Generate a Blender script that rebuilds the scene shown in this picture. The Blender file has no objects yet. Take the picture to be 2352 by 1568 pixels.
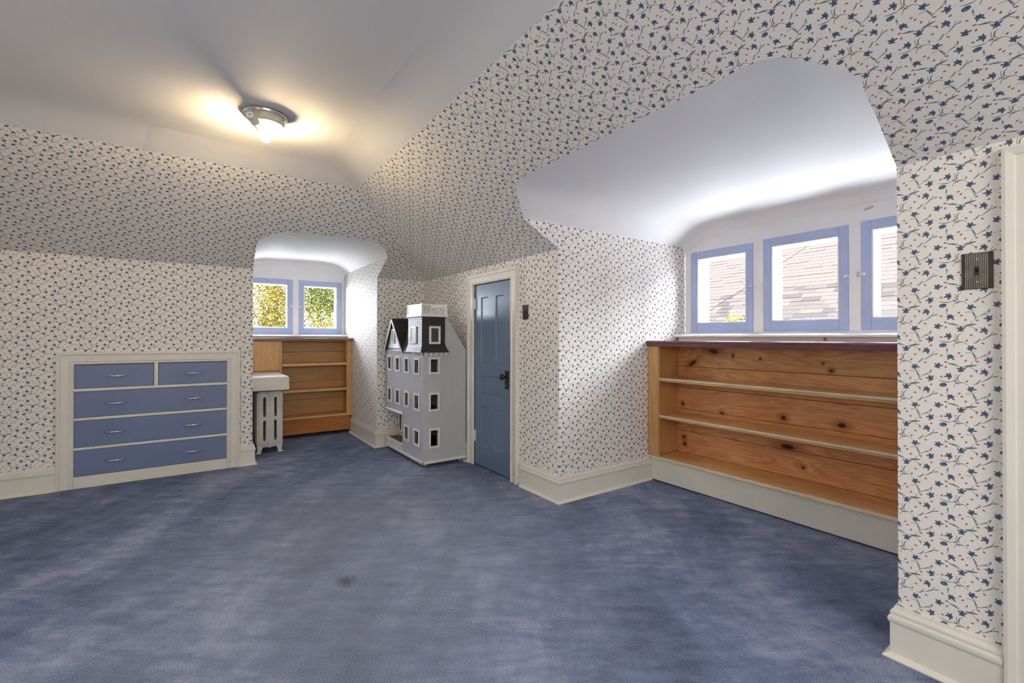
import bpy, bmesh, math, random
from mathutils import Vector, Matrix
random.seed(7)
R = math.radians
PI = math.pi
scn = bpy.context.scene
COL = scn.collection

# ------------------------------------------------------------------ camera
yaw, pit, rol = R(34.6095), R(.3379), R(.0648)
F = Vector((math.sin(yaw)*math.cos(pit), math.cos(yaw)*math.cos(pit), math.sin(pit)))
RT = Vector((math.cos(yaw), -math.sin(yaw), 0)); UP = RT.cross(F)
RT, UP = RT*math.cos(rol)+UP*math.sin(rol), UP*math.cos(rol)-RT*math.sin(rol)
cam = bpy.data.cameras.new('camera'); cam.sensor_width = 36; cam.sensor_fit = 'HORIZONTAL'
cam.lens = 1054.06/2352*36; cam.shift_y = -(784-768.45)/2352
cam.clip_start = .02; cam.clip_end = 200
co = bpy.data.objects.new('camera', cam); COL.objects.link(co)
m = Matrix((RT, UP, -F)).transposed().to_4x4(); m.translation = Vector((0, 0, 1.3))
co.matrix_world = m; scn.camera = co

# ------------------------------------------------------------------ view, sky, lights
scn.view_settings.view_transform = 'Standard'; scn.view_settings.look = 'None'
scn.view_settings.gamma = 1; scn.view_settings.use_curve_mapping = False
scn.view_settings.exposure = 0.42
try:
    scn.cycles.use_denoising = True
    scn.cycles.max_bounces = 7; scn.cycles.diffuse_bounces = 5; scn.cycles.transparent_max_bounces = 12
    scn.cycles.adaptive_threshold = .02
    scn.cycles.sample_clamp_indirect = 12
    scn.cycles.caustics_reflective = False; scn.cycles.caustics_refractive = False
except Exception:
    pass
SKY = 30.0
w = bpy.data.worlds.new('sky'); scn.world = w; w.use_nodes = True
bg = w.node_tree.nodes['Background']; bg.inputs[0].default_value = (.86, .92, 1, 1); bg.inputs[1].default_value = SKY

def area(name, loc, rot, sx, sy, energy, color, portal=False):
    l = bpy.data.lights.new(name, 'AREA'); l.shape = 'RECTANGLE'; l.size = sx; l.size_y = sy
    l.energy = energy; l.color = color
    o = bpy.data.objects.new(name, l); COL.objects.link(o); o.location = loc; o.rotation_euler = rot
    if portal: l.cycles.is_portal = True
    return o
# added fill lamps, standing in for assumed windows behind the camera
area('fill_south', (.3, -2.1, 1.75), (R(66), 0, 0), 2.6, 1.3, 74, (1, .955, .90))
area('fill_west', (-2.3, 1.4, 1.6), (R(68), 0, R(-90)), 2.6, 1.3, 27, (1, .955, .90))
# portals in the dormer windows (they only guide the sky's own light)
area('portal_east', (4.24, 1.7, 1.75), (R(90), 0, R(90)), 2.1, .8, 1, (1, 1, 1), True)
area('portal_north', (1.13, 7.08, 1.72), (R(-90), 0, 0), 1.3, .8, 1, (1, 1, 1), True)

# ------------------------------------------------------------------ material helpers
class NB:
    def __init__(s, name):
        s.m = bpy.data.materials.new(name); s.m.use_nodes = True
        s.t = s.m.node_tree; s.b = s.t.nodes['Principled BSDF']; s.x = 0
    def put(s, inp, v):
        if isinstance(v, bpy.types.NodeSocket): s.t.links.new(v, inp)
        elif v is not None: inp.default_value = v
    def n(s, typ, *ins, **props):
        nd = s.t.nodes.new(typ)
        for k, v in props.items(): setattr(nd, k, v)
        for i, v in enumerate(ins): s.put(nd.inputs[i], v)
        return nd
    def ma(s, op, a, b=None, c=None, clamp=False):
        return s.n('ShaderNodeMath', a, b, c, operation=op, use_clamp=clamp).outputs[0]
    def vm(s, op, a, b=None):
        nd = s.n('ShaderNodeVectorMath', a, b, operation=op)
        return nd.outputs['Value'] if op in ('LENGTH', 'DISTANCE', 'DOT_PRODUCT') else nd.outputs[0]
    def mix(s, f, a, b, blend='MIX'):
        nd = s.t.nodes.new('ShaderNodeMix'); nd.data_type = 'RGBA'; nd.blend_type = blend
        s.put(nd.inputs[0], f); s.put(nd.inputs[6], a); s.put(nd.inputs[7], b)
        return nd.outputs[2]
    def coord(s, which='Object'):
        return s.n('ShaderNodeTexCoord').outputs[which]
    def mapping(s, v, sc=(1, 1, 1), rot=(0, 0, 0), loc=(0, 0, 0), vt='POINT'):
        return s.n('ShaderNodeMapping', v, loc, rot, sc, vector_type=vt).outputs[0]
    def noise(s, v, scale, detail=3, rough=.5, dist=0):
        nd = s.n('ShaderNodeTexNoise'); s.put(nd.inputs['Vector'], v)
        nd.inputs['Scale'].default_value = scale; nd.inputs['Detail'].default_value = detail
        nd.inputs['Roughness'].default_value = rough; nd.inputs['Distortion'].default_value = dist
        return nd.outputs[0]
    def ramp(s, f, stops):
        nd = s.t.nodes.new('ShaderNodeValToRGB'); s.put(nd.inputs[0], f)
        e = nd.color_ramp.elements
        while len(e) < len(stops): e.new(.5)
        for k, (p, c) in enumerate(stops):
            e[k].position = p; e[k].color = (*c, 1) if len(c) == 3 else c
        return nd.outputs[0]
    def mr(s, v, a, b, c, d):
        return s.n('ShaderNodeMapRange', v, a, b, c, d).outputs[0]
    def set(s, col=None, rough=None, metal=None, spec=None):
        if col is not None: s.put(s.b.inputs['Base Color'], (*col, 1) if isinstance(col, tuple) and len(col) == 3 else col)
        if rough is not None: s.put(s.b.inputs['Roughness'], rough)
        if metal is not None: s.put(s.b.inputs['Metallic'], metal)
        if spec is not None: s.put(s.b.inputs['Specular IOR Level'], spec)
        return s
    def bump(s, h, strength=.3, dist=.01):
        nd = s.n('ShaderNodeBump'); nd.inputs['Strength'].default_value = strength
        nd.inputs['Distance'].default_value = dist; s.put(nd.inputs['Height'], h)
        s.t.links.new(nd.outputs[0], s.b.inputs['Normal']); return s

def srgb(r, g, b):
    f = lambda c: (c/255/12.92) if c/255 <= .04045 else ((c/255+.055)/1.055)**2.4
    return (f(r), f(g), f(b))

def paint(name, col, rough=.5, var=.05, scale=6, bump=.05):
    b = NB(name); v = b.coord()
    n1 = b.noise(v, scale, 4, .6)
    c2 = tuple(c*(1-var*2) for c in col)
    b.set(b.mix(b.mr(n1, .35, .7, 0, 1), (*col, 1), (*c2, 1)), rough)
    b.bump(b.noise(v, 60, 2), bump, .004)
    return b.m

def metal(name, col, rough):
    b = NB(name); n1 = b.noise(b.coord(), 30, 2)
    b.set((*col, 1), b.mr(n1, 0, 1, rough*.7, rough*1.3), 1.0)
    return b.m

def wood(name, light, dark, knots=(), axis=1, rough=.35, seed=0., fig=1.):
    """varnished pine: long grain along one axis, knots at given world places"""
    b = NB(name); v = b.n('ShaderNodeNewGeometry').outputs['Position']
    sc = [9, 9, 16]; sc[axis] = 1.5
    if axis == 2: sc = [26, 26, .9]
    v1 = b.mapping(v, tuple(sc), (0, 0, 0), (seed, seed*.7, seed*1.3))
    broad = b.noise(v1, .55, 3, .5, 1.2*fig)
    ring = b.ma('FRACT', b.ma('MULTIPLY', broad, 9.0))
    ring = b.ma('ABSOLUTE', b.ma('SUBTRACT', ring, .5))
    fine = b.noise(b.mapping(v1, (1, 1, 1)), 7, 4, .6)
    tone = b.noise(v, 1.7, 2)
    f = b.ma('ADD', b.ma('MULTIPLY', ring, .75), b.ma('MULTIPLY', fine, .5))
    f = b.ma('ADD', f, b.ma('MULTIPLY', b.ma('SUBTRACT', tone, .5), .6))
    c = b.mix(b.mr(f, .15, .85, 0, 1), (*light, 1), (*dark, 1))
    for (x, y, z, ry, rz, rot) in knots:
        e = b.mapping(v, (1, ry, rz), (R(rot), 0, 0), (x, y, z), 'TEXTURE')
        e = b.vm('LENGTH', b.vm('MULTIPLY', e, (0, 1, 1)))
        e = b.ma('ADD', e, b.ma('MULTIPLY', b.ma('SUBTRACT', fine, .5), .5))
        c = b.mix(b.mr(e, .9, 3.2, .8, 0), c, (dark[0]*.62, dark[1]*.45, dark[2]*.4, 1))
        c = b.mix(b.mr(e, .7, 1.05, 1, 0), c, (.035, .012, .006, 1))
    b.set(c, rough, spec=.4)
    b.bump(f, .08, .003)
    return b.m

# ------------------------------------------------------------------ wallpaper: every flower, bud and stem drawn with nodes
def wallpaper():
    b = NB('floral_wallpaper')
    PX, PY, SH = 161., 152., 76.
    uv = b.n('ShaderNodeUVMap').outputs[0]
    # metres -> millimetres, wobble a little so the printing is not ruler-straight
    v = b.mapping(uv, (1000, 1000, 0), (0, 0, 0), (622, -1409, 0))
    blue = [(0, 0, 35), (63, -6, 100), (27, -71, 0), (74, -114, 60), (132, -29, 130), (96, -64, 15), (127, -102, 80)]
    tulip = (111, -137)
    red = [(42, -2), (28, -22), (16, -43), (59, -53), (-5, -90), (13, -118), (44, -120), (76, -138), (106, -25),
           (118, -49), (119, -68), (143, -120), (2, -101), (106, -106)]
    arcs = [((0, 6), (19, 16), (40, 16)), ((0, 5), (-16, 19), (-29, 21)), ((2, -16), (-9, -30), (-4, -46)),
            ((-19, -60), (-5, -49), (21, -65)), ((34, -53), (44, -46), (51, -34)), ((50, -44), (72, -29), (84, -12)),
            ((74, -26), (84, -22), (98, -20)), ((19, -88), (36, -95), (31, -125)), ((34, -112), (60, -99), (76, -82)),
            ((8, -144), (26, -136), (42, -134)), ((118, -49), (134, -56), (154, -66)), ((101, -121), (120, -125), (143, -120)),
            ((31, -125), (22, -138), (4, -149)), ((-14, -20), (-15, -38), (-4, -58)), ((42, -8), (36, 2), (20, 12)),
            ((120, -16), (124, -8), (122, 3))]
    prims = []
    for k, (x, y, a) in enumerate(blue):
        for (da, rx, ry, ox, oy) in ((0, 14, 3.4, 2, -1), (50, 10.8, 4.6, 0, 1), (110, 12.4, 3.4, -2, -1)):
            prims.append(('petal', x+ox, y+oy, a+da, rx, ry, max(rx, ry)))
        prims.append(('core', x, y, 0, 4.8, 0, 5.2))
    prims.append(('petal', tulip[0], tulip[1], 12, 11, 7.5, 11))
    prims.append(('core', tulip[0]+1, tulip[1]+1, 0, 3.6, 0, 4))
    for k, (x, y) in enumerate(red):
        a = (k*47) % 120-50
        prims.append(('bud', x, y, a, 4.5, 2.7, 5))
    for (x, y, a, rx, ry) in ((29, 17, 8, 12, 1.7), (-17, 19, -20, 10, 1.6), (-9, -31, 75, 12, 1.8), (-6, -50, 12, 13, 1.8), (45, -46, 50, 10, 1.8),
                              (70, -31, 38, 12, 1.6), (35, -97, -75, 13, 2.0), (62, -99, 12, 9, 1.5), (75, -89, 68, 8, 1.6), (25, -137, 10, 14, 1.7), (136, -57, -12, 11, 1.6),
                              (118, -125, -6, 12, 1.6), (188, -62, 12, 13, 1.7), (122, -2, 80, 8, 1.5), (88, -20, 20, 9, 1.4)):
        prims.append(('leaf', x, y, a, rx, ry, rx))
    for (x, y, a, rx, ry) in ((52, 6, 15, 7, 2), (36, -83, -15, 7, 2.2), (96, -2, -25, 6, 2), (92, -110, 10, 8, 2), (8, -34, 30, 6, 1.8), (148, -24, 5, 7, 2)):
        prims.append(('ghost', x, y, a, rx, ry, rx))
    for (p, q, s) in arcs:
        ax, ay = p; bx, by = q; cx, cy = s
        d = 2*(ax*(by-cy)+bx*(cy-ay)+cx*(ay-by))
        ux = ((ax*ax+ay*ay)*(by-cy)+(bx*bx+by*by)*(cy-ay)+(cx*cx+cy*cy)*(ay-by))/d
        uy = ((ax*ax+ay*ay)*(cx-bx)+(bx*bx+by*by)*(ax-cx)+(cx*cx+cy*cy)*(bx-ax))/d
        r = math.hypot(ax-ux, ay-uy)
        rr = (math.hypot(bx-ax, by-ay)+math.hypot(bx-cx, by-cy))/2
        prims.append(('stem', ux, uy, r, bx, by, rr))
    def copies(p, ox, oy):
        px, py = (p[1], p[2]) if p[0] != 'stem' else (p[4], p[5])
        rad = p[6] + .8
        out = []
        for i in range(-3, 4):
            for j in range(-4, 5):
                dx, dy = i*PX, j*PY + i*SH
                x, y = px+dx-ox, py+dy-oy
                cxx = min(max(x, 0), PX); cyy = min(max(y, 0), PY)
                if math.hypot(x-cxx, y-cyy) < rad: out.append((dx-ox, dy-oy))
        return out
    best = None
    for oi in range(0, 161, 7):
        for oj in range(0, 152, 8):
            n = sum(len(copies(p, oi, oj)) for p in prims)
            if best is None or n < best[0]: best = (n, oi, oj)
    ox, oy = best[1], best[2]
    sep = b.n('ShaderNodeSeparateXYZ', v)
    x = b.ma('SUBTRACT', sep.outputs[0], ox)
    col = b.ma('FLOOR', b.ma('DIVIDE', x, PX))
    xf = b.ma('SUBTRACT', x, b.ma('MULTIPLY', col, PX))
    y = b.ma('SUBTRACT', b.ma('SUBTRACT', sep.outputs[1], oy), b.ma('MULTIPLY', col, SH))
    yf = b.ma('FLOORED_MODULO', y, PY)
    p = b.n('ShaderNodeCombineXYZ', xf, yf, 0.).outputs[0]
    acc = {'petal': 9., 'core': 9., 'bud': 9., 'leaf': 9., 'ghost': 9., 'stem': 0.}
    def mn(key, val): acc[key] = b.ma('MINIMUM', val, acc[key])
    for q in prims:
        for (dx, dy) in copies(q, ox, oy):
            if q[0] in ('petal', 'bud', 'leaf', 'ghost'):
                e = b.mapping(p, (q[4], q[5], 1), (0, 0, R(q[3])), (q[1]+dx, q[2]+dy, 0), 'TEXTURE')
                mn(q[0], b.vm('LENGTH', e))
            elif q[0] == 'core':
                mn('core', b.ma('DIVIDE', b.vm('DISTANCE', p, (q[1]+dx, q[2]+dy, 0)), q[4]))
            else:
                d1 = b.vm('DISTANCE', p, (q[1]+dx, q[2]+dy, 0))
                d2 = b.vm('DISTANCE', p, (q[4]+dx, q[5]+dy, 0))
                acc['stem'] = b.ma('MULTIPLY_ADD', b.ma('COMPARE', d1, q[3], 1.05), b.ma('LESS_THAN', d2, q[6]), acc['stem'])
    base = (*srgb(240, 236, 228), 1)
    base = b.mix(b.mr(acc['ghost'], .6, 1.2, .5, 0), base, (*srgb(196, 196, 182), 1))
    c = b.mix(b.mr(acc['leaf'], .8, 1.15, .95, 0), base, (*srgb(106, 122, 114), 1))
    c = b.mix(b.ma('MULTIPLY', acc['stem'], .8, clamp=True), c, (*srgb(98, 110, 108), 1))
    c = b.mix(b.mr(acc['bud'], .85, 1.1, 1, 0), c, (*srgb(176, 92, 98), 1))
    petal = b.mix(b.mr(acc['petal'], .2, .8, 0, 1), (*srgb(136, 152, 172), 1), (*srgb(66, 84, 110), 1))
    c = b.mix(b.mr(acc['petal'], .92, 1.08, 1, 0), c, petal)
    c = b.mix(b.mr(acc['core'], .7, 1.2, .8, 0), c, (*srgb(54, 64, 92), 1))
    b.set(c, .6, spec=.22)
    b.bump(b.noise(uv, 220, 2), .04, .002)
    return b.m

M = {}
M['paper'] = wallpaper()
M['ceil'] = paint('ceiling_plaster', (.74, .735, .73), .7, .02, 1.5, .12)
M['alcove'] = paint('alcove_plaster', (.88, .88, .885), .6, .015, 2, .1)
M['trim'] = paint('cream_white_trim', srgb(232, 228, 216), .38, .03, 4, .05)
M['winwhite'] = paint('window_white', srgb(244, 244, 247), .4, .03, 5, .05)
M['blue'] = paint('blue_drawer_paint', srgb(112, 126, 162), .42, .03, 3, .04)
M['doorblue'] = paint('blue_door_paint', srgb(106, 126, 156), .3, .03, 3, .05)
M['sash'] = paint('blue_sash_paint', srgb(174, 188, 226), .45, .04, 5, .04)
M['bronze'] = metal('dark_bronze', (.06, .05, .045), .45)
M['chrome'] = metal('chrome', (.75, .76, .78), .18)
M['black'] = paint('black_iron', (.012, .011, .011), .4, .1)
M['radiator'] = paint('radiator_enamel', srgb(225, 221, 212), .4, .05, 8, .12)
M['dark'] = paint('dark_interior', (.03, .026, .022), .9, .1)
M['hwall'] = paint('dollhouse_grey', srgb(192, 194, 192), .5, .03, 6, .05)
M['hwall2'] = paint('dollhouse_blue_grey', srgb(186, 190, 202), .5, .03, 6, .05)
M['hdark'] = paint('dollhouse_roof_black', srgb(48, 42, 42), .5, .15, 14, .2)
M['hshingle'] = paint('dollhouse_grey_shingle', srgb(98, 98, 108), .45, .22, 30, .3)
M['hwhite'] = paint('dollhouse_white', srgb(232, 230, 222), .45, .03, 8, .05)
M['hdeck'] = paint('porch_deck_brown', srgb(82, 68, 52), .5, .1)
M['mauve'] = paint('mauve_edge_moulding', srgb(132, 88, 96), .35, .08, 8, .05)
M['pane_dim'] = paint('white_light_pan', (.8, .78, .72), .4, .02)
EK = [(3.78, 2.543, 1.065, .045, .014, -35), (3.78, 2.334, 1.178, .05, .022, 12), (3.78, 2.156, 1.145, .008, .016, 0),
      (3.78, 1.926, 1.128, .007, .008, 0), (3.78, 1.472, 1.112, .008, .007, 0), (3.78, 1.419, 1.061, .014, .012, -30),
      (3.78, 2.646, .678, .014, .013, 0), (3.78, 2.255, .644, .016, .008, 0), (3.78, 1.748, .675, .02, .018, 0),
      (3.78, 1.355, .678, .028, .017, 0), (3.78, 2.634, .37, .017, .012, 0), (3.78, 2.626, .306, .015, .014, 0),
      (3.78, 1.719, .455, .055, .02, 0), (3.78, 1.607, .321, .012, .009, 0)]
M['pine_back'] = wood('knotty_pine_back', srgb(238, 188, 130), srgb(190, 122, 76), EK, 1, .32, 0)
M['pine_y'] = wood('pine_shelf', srgb(238, 196, 140), srgb(208, 154, 98), (), 1, .25, 3.1)
M['pine_v'] = wood('pine_upright', srgb(222, 176, 118), srgb(190, 138, 84), (), 2, .35, 5.2, .6)
M['pine_xn'] = wood('birch_shelf', srgb(214, 160, 100), srgb(180, 120, 66), (), 0, .35, 1.7, .5)
M['pine_xb'] = wood('birch_back', srgb(204, 160, 104), srgb(182, 134, 80), (), 0, .4, 2.7, .5)
M['pine_edge'] = wood('pale_shelf_edge', srgb(228, 190, 138), srgb(206, 160, 108), (), 0, .35, 4.7, .4)
M['edge_pale'] = paint('pale_reeded_edge', srgb(226, 212, 190), .35, .06, 12, .05)
M['topwood'] = paint('dark_top_board', srgb(150, 118, 98), .3, .1, 10, .05)

def glass():
    b = NB('window_glass')
    g = b.n('ShaderNodeBsdfGlossy'); g.inputs['Roughness'].default_value = .02
    t = b.n('ShaderNodeBsdfTransparent')
    fr = b.n('ShaderNodeFresnel'); fr.inputs[0].default_value = 1.25
    mx = b.n('ShaderNodeMixShader', fr.outputs[0], t.outputs[0], g.outputs[0])
    nz = b.noise(b.coord(), 3, 1)
    bp = b.n('ShaderNodeBump'); bp.inputs['Strength'].default_value = .02; b.put(bp.inputs['Height'], nz)
    b.t.links.new(bp.outputs[0], g.inputs['Normal'])
    b.t.links.new(mx.outputs[0], b.t.nodes['Material Output'].inputs[0])
    return b.m
M['glass'] = glass()

def carpet():
    b = NB('blue_carpet'); v = b.n('ShaderNodeNewGeometry').outputs['Position']
    v1 = b.mapping(v, (1, 1, 1), (0, 0, R(35)))
    v2 = b.mapping(v1, (1, .45, 1))
    big = b.noise(v2, 1.7, 6, .68, .3)
    med = b.noise(b.mapping(v1, (.6, 1.8, 1)), 6.5, 6, .7, .2)
    fine = b.noise(v, 210, 3, .75)
    f = b.ma('ADD', b.ma('MULTIPLY', big, .62), b.ma('MULTIPLY', med, .38))
    c = b.ramp(f, [(.38, srgb(82, 95, 124)), (.5, srgb(121, 134, 167)), (.62, srgb(170, 177, 202))])
    # worn, greyer middle of the room
    sep = b.n('ShaderNodeSeparateXYZ', v)
    worn = b.vm('LENGTH', b.mapping(v, (1.3, 2.0, 1), (0, 0, R(-20)), (.9, 2.8, 0), 'TEXTURE'))
    c = b.mix(b.mr(b.ma('ADD', worn, b.ma('MULTIPLY', big, .6)), .7, 1.5, .42, 0), c, (*srgb(150, 151, 158), 1))
    # stain
    st = b.vm('LENGTH', b.mapping(v, (.045, .05, 1), (0, 0, 0), (.667, 2.518, 0), 'TEXTURE'))
    st = b.ma('ADD', st, b.ma('MULTIPLY', b.ma('SUBTRACT', b.noise(v, 40, 3), .5), 1.2))
    c = b.mix(b.mr(st, .3, 1.5, .75, 0), c, (*srgb(62, 64, 62), 1))
    # crease in the pile where the alcove floor begins
    cr = b.ma('ABSOLUTE', b.ma('SUBTRACT', sep.outputs[0], b.ma('ADD', 2.29, b.ma('MULTIPLY', med, .04))))
    cr = b.mr(cr, .004, .02, 1, 0)
    cr = b.ma('MULTIPLY', cr, b.mr(sep.outputs[1], 2.55, 2.8, 1, 0))
    cr = b.ma('MULTIPLY', cr, b.mr(sep.outputs[1], .55, .75, 0, 1))
    c = b.mix(b.ma('MULTIPLY', cr, .35), c, (*srgb(130, 142, 170), 1))
    c = b.mix(b.mr(fine, .36, .52, .55, 0), c, (*srgb(58, 66, 92), 1))
    c = b.mix(b.mr(fine, .52, .68, 0, .35), c, (*srgb(205, 208, 228), 1))
    b.set(c, .95, spec=.1)
    h = b.ma('ADD', fine, b.ma('MULTIPLY', b.noise(v, 420, 2), .5))
    b.bump(h, .7, .006)
    return b.m
M['carpet'] = carpet()

def shingle_mat(name, col):
    b = NB(name); v = b.n('ShaderNodeNewGeometry').outputs['Position']
    n1 = b.noise(v, 90, 2, .7); n2 = b.noise(v, 3, 3)
    c = b.mix(b.mr(n1, .35, .7, 0, .5), (*col, 1), tuple(x*.62 for x in col)+(1,))
    c = b.mix(b.mr(n2, .3, .7, 0, .25), c, tuple(x*.8 for x in col)+(1,))
    b.set(c, 1, spec=0); b.bump(n1, .4, .01); return b.m
SHM = [shingle_mat('roof_shingle_light', (.037, .0304, .0272)), shingle_mat('roof_shingle_mid', (.031, .026, .0242)),
       shingle_mat('roof_shingle_grey', (.0245, .0212, .020))]

def leaf_mat(name, c1, c2):
    b = NB(name); v = b.n('ShaderNodeNewGeometry').outputs['Position']
    n1 = b.noise(v, 5, 5, .8)
    b.set(b.mix(b.mr(n1, .35, .65, 0, 1), (*c1, 1), (*c2, 1)), 1, spec=0)
    return b.m
M['leaf_yellow'] = leaf_mat('yellow_leaves', (.100, .074, .016), (.042, .040, .010))
M['leaf_green'] = leaf_mat('green_leaves', (.022, .036, .008), (.055, .062, .018))
M['leaf_dark'] = leaf_mat('dark_needles', (.010, .012, .009), (.032, .030, .028))
M['bark'] = paint('bark', (.09, .065, .05), .9, .3, 8, .5)
M['lawn'] = leaf_mat('lawn_grass', (.05, .07, .02), (.07, .08, .03))
M['bounce_white'] = paint('pale_reflector', (.80, .80, .79), .8, .05, 1)  # for the added reflector slabs outside the dormers

def bulbmat():
    b = NB('lit_bulb'); b.set((1, .95, .85, 1), .4)
    lw = b.n('ShaderNodeLayerWeight').outputs['Facing']
    b.put(b.b.inputs['Emission Color'], (1, .74, .42, 1))
    b.put(b.b.inputs['Emission Strength'], b.mr(lw, 0, 1, 300, 270))
    return b.m
M['bulb'] = bulbmat()

# ------------------------------------------------------------------ object helpers
ORG = {}
def empty(name, loc, label=None, cat=None, group=None, kind=None):
    o = bpy.data.objects.new(name, None); COL.objects.link(o); o.location = loc
    o.empty_display_size = .1
    ORG[o.name] = Vector(loc)
    return tag(o, label, cat, group, kind)
def tag(o, label=None, cat=None, group=None, kind=None):
    if label: o['label'] = label
    if cat: o['category'] = cat
    if group: o['group'] = group
    if kind: o['kind'] = kind
    return o

class MB:
    def __init__(s): s.v = []; s.f = []; s.uv = []; s.has = False
    def face(s, pts, uv=None):
        k = len(s.v); s.v += [tuple(p) for p in pts]; s.f.append(tuple(range(k, k+len(pts))))
        s.uv.append(uv); s.has = s.has or uv is not None
        return s
    def box(s, x0, x1, y0, y1, z0, z1):
        if x0 > x1: x0, x1 = x1, x0
        if y0 > y1: y0, y1 = y1, y0
        if z0 > z1: z0, z1 = z1, z0
        k = len(s.v)
        s.v += [(x0, y0, z0), (x1, y0, z0), (x1, y1, z0), (x0, y1, z0), (x0, y0, z1), (x1, y0, z1), (x1, y1, z1), (x0, y1, z1)]
        for f in ((3, 2, 1, 0), (4, 5, 6, 7), (0, 1, 5, 4), (1, 2, 6, 5), (2, 3, 7, 6), (3, 0, 4, 7)):
            s.f.append(tuple(k+i for i in f)); s.uv.append(None)
        return s
    def prism(s, poly, ax, a, b):
        """poly: 2-D points in the two other axes (cyclic order y,z / z? kept as given: x->(y,z), y->(x,z), z->(x,y))"""
        def P(p, t):
            return {'x': (t, p[0], p[1]), 'y': (p[0], t, p[1]), 'z': (p[0], p[1], t)}[ax]
        n = len(poly); k = len(s.v)
        s.v += [P(p, a) for p in poly]+[P(p, b) for p in poly]
        s.f.append(tuple(range(k, k+n))); s.f.append(tuple(range(k+2*n-1, k+n-1, -1))); s.uv += [None, None]
        for i in range(n):
            j = (i+1) % n
            s.f.append((k+i, k+n+i, k+n+j, k+j)); s.uv.append(None)
        return s
    def rings(s, rings, cap=True, closed=True):
        k = len(s.v); n = len(rings[0])
        for r in rings: s.v += [tuple(p) for p in r]
        for i in range(len(rings)-1):
            for j in range(n if closed else n-1):
                jj = (j+1) % n
                s.f.append((k+i*n+j, k+i*n+jj, k+(i+1)*n+jj, k+(i+1)*n+j)); s.uv.append(None)
        if cap and closed:
            s.f.append(tuple(k+j for j in range(n-1, -1, -1))); s.f.append(tuple(k+(len(rings)-1)*n+j for j in range(n)))
            s.uv += [None, None]
        return s
    def lathe(s, prof, org, axis=(0, 0, 1), n=32, cap=True):
        """prof: (radius, height) along axis"""
        a = Vector(axis).normalized(); t = Vector((1, 0, 0)) if abs(a.x) < .8 else Vector((0, 1, 0))
        u = a.cross(t).normalized(); w_ = a.cross(u); o = Vector(org)
        return s.rings([[o+a*h+(u*math.cos(2*PI*i/n)+w_*math.sin(2*PI*i/n))*max(r, 1e-5) for i in range(n)] for r, h in prof], cap)
    def tube(s, pts, rad, n=10):
        pts = [Vector(p) for p in pts]; rs = rad if isinstance(rad, (list, tuple)) else [rad]*len(pts)
        R_ = []; prev = None
        for i, p in enumerate(pts):
            d = (pts[min(i+1, len(pts)-1)]-pts[max(i-1, 0)]).normalized()
            t = Vector((0, 0, 1)) if abs(d.z) < .9 else Vector((1, 0, 0))
            u = d.cross(t).normalized() if prev is None else (prev-d*prev.dot(d)).normalized()
            prev = u; w_ = d.cross(u)
            R_.append([p+(u*math.cos(2*PI*j/n)+w_*math.sin(2*PI*j/n))*rs[i] for j in range(n)])
        return s.rings(R_)
    def build(s, name, mat, parent=None, org=None, bevel=0, smooth=False, seg=2, weld=False, normals=True):
        if parent is not None: wo = ORG[parent.name]
        own = Vector(org) if org is not None else (Vector((0, 0, 0)) if parent is None else wo)
        me = bpy.data.meshes.new(name)
        me.from_pydata([tuple(Vector(v)-own) for v in s.v], [], s.f)
        if s.has:
            ul = me.uv_layers.new(name='UVMap'); li = 0
            for f, uv in zip(s.f, s.uv):
                for k in range(len(f)):
                    ul.data[li].uv = uv[k] if uv is not None else (0, 0); li += 1
        if normals and not s.has or weld:
            bm = bmesh.new(); bm.from_mesh(me)
            if weld: bmesh.ops.remove_doubles(bm, verts=bm.verts, dist=1e-5)
            bmesh.ops.recalc_face_normals(bm, faces=bm.faces); bm.to_mesh(me); bm.free()
        me.materials.append(mat)
        if smooth:
            me.polygons.foreach_set('use_smooth', [True]*len(me.polygons))
            if smooth is not True: me.set_sharp_from_angle(angle=R(smooth))
        o = bpy.data.objects.new(name, me); COL.objects.link(o)
        ORG[o.name] = own
        if parent is not None: o.parent = parent; o.location = own-wo
        else: o.location = own
        if bevel:
            md = o.modifiers.new('bevel', 'BEVEL'); md.width = bevel; md.segments = seg; md.limit_method = 'ANGLE'
            md.angle_limit = R(40); md.harden_normals = False
        return o

def struct(o, label=None): o['kind'] = 'structure'; return tag(o, label)

def holes(mb, rect, hs, put, skip=None):
    """quads covering rect=(a0,a1,b0,b1) except the holes; put(a,b) -> 3-D point, uv"""
    A = sorted({rect[0], rect[1]} | {h[0] for h in hs} | {h[1] for h in hs})
    B = sorted({rect[2], rect[3]} | {h[2] for h in hs} | {h[3] for h in hs})
    A = [a for a in A if rect[0]-1e-6 <= a <= rect[1]+1e-6]; B = [c for c in B if rect[2]-1e-6 <= c <= rect[3]+1e-6]
    for i in range(len(A)-1):
        for j in range(len(B)-1):
            ca, cb = (A[i]+A[i+1])/2, (B[j]+B[j+1])/2
            if any(h[0] < ca < h[1] and h[2] < cb < h[3] for h in hs): continue
            q = [put(A[i], B[j]), put(A[i+1], B[j]), put(A[i+1], B[j+1]), put(A[i], B[j+1])]
            mb.face([p for p, _ in q], [u for _, u in q])
    return mb

# ------------------------------------------------------------------ room shell
XE, YN, ZK = 2.365, 5.38, 2.0
DT, ZT = 1.17, 2.646; KS = DT/(ZT-ZK)
SL = math.hypot(DT, ZT-ZK); XW, YS = -2.4, -2.2
XA0, XA1, YB = .485, 1.77, 6.85        # north dormer: side walls and window wall
YA0, YA1, XB = .65, 2.77, 4.0          # east dormer
D1 = (3.43, 4.11, 1.835)               # door in the east wall: y0, y1, top
D2 = (-.62, .25, 1.87)
DR = (-.853, .262, .0, 1.068)          # dresser opening in the north wall

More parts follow.
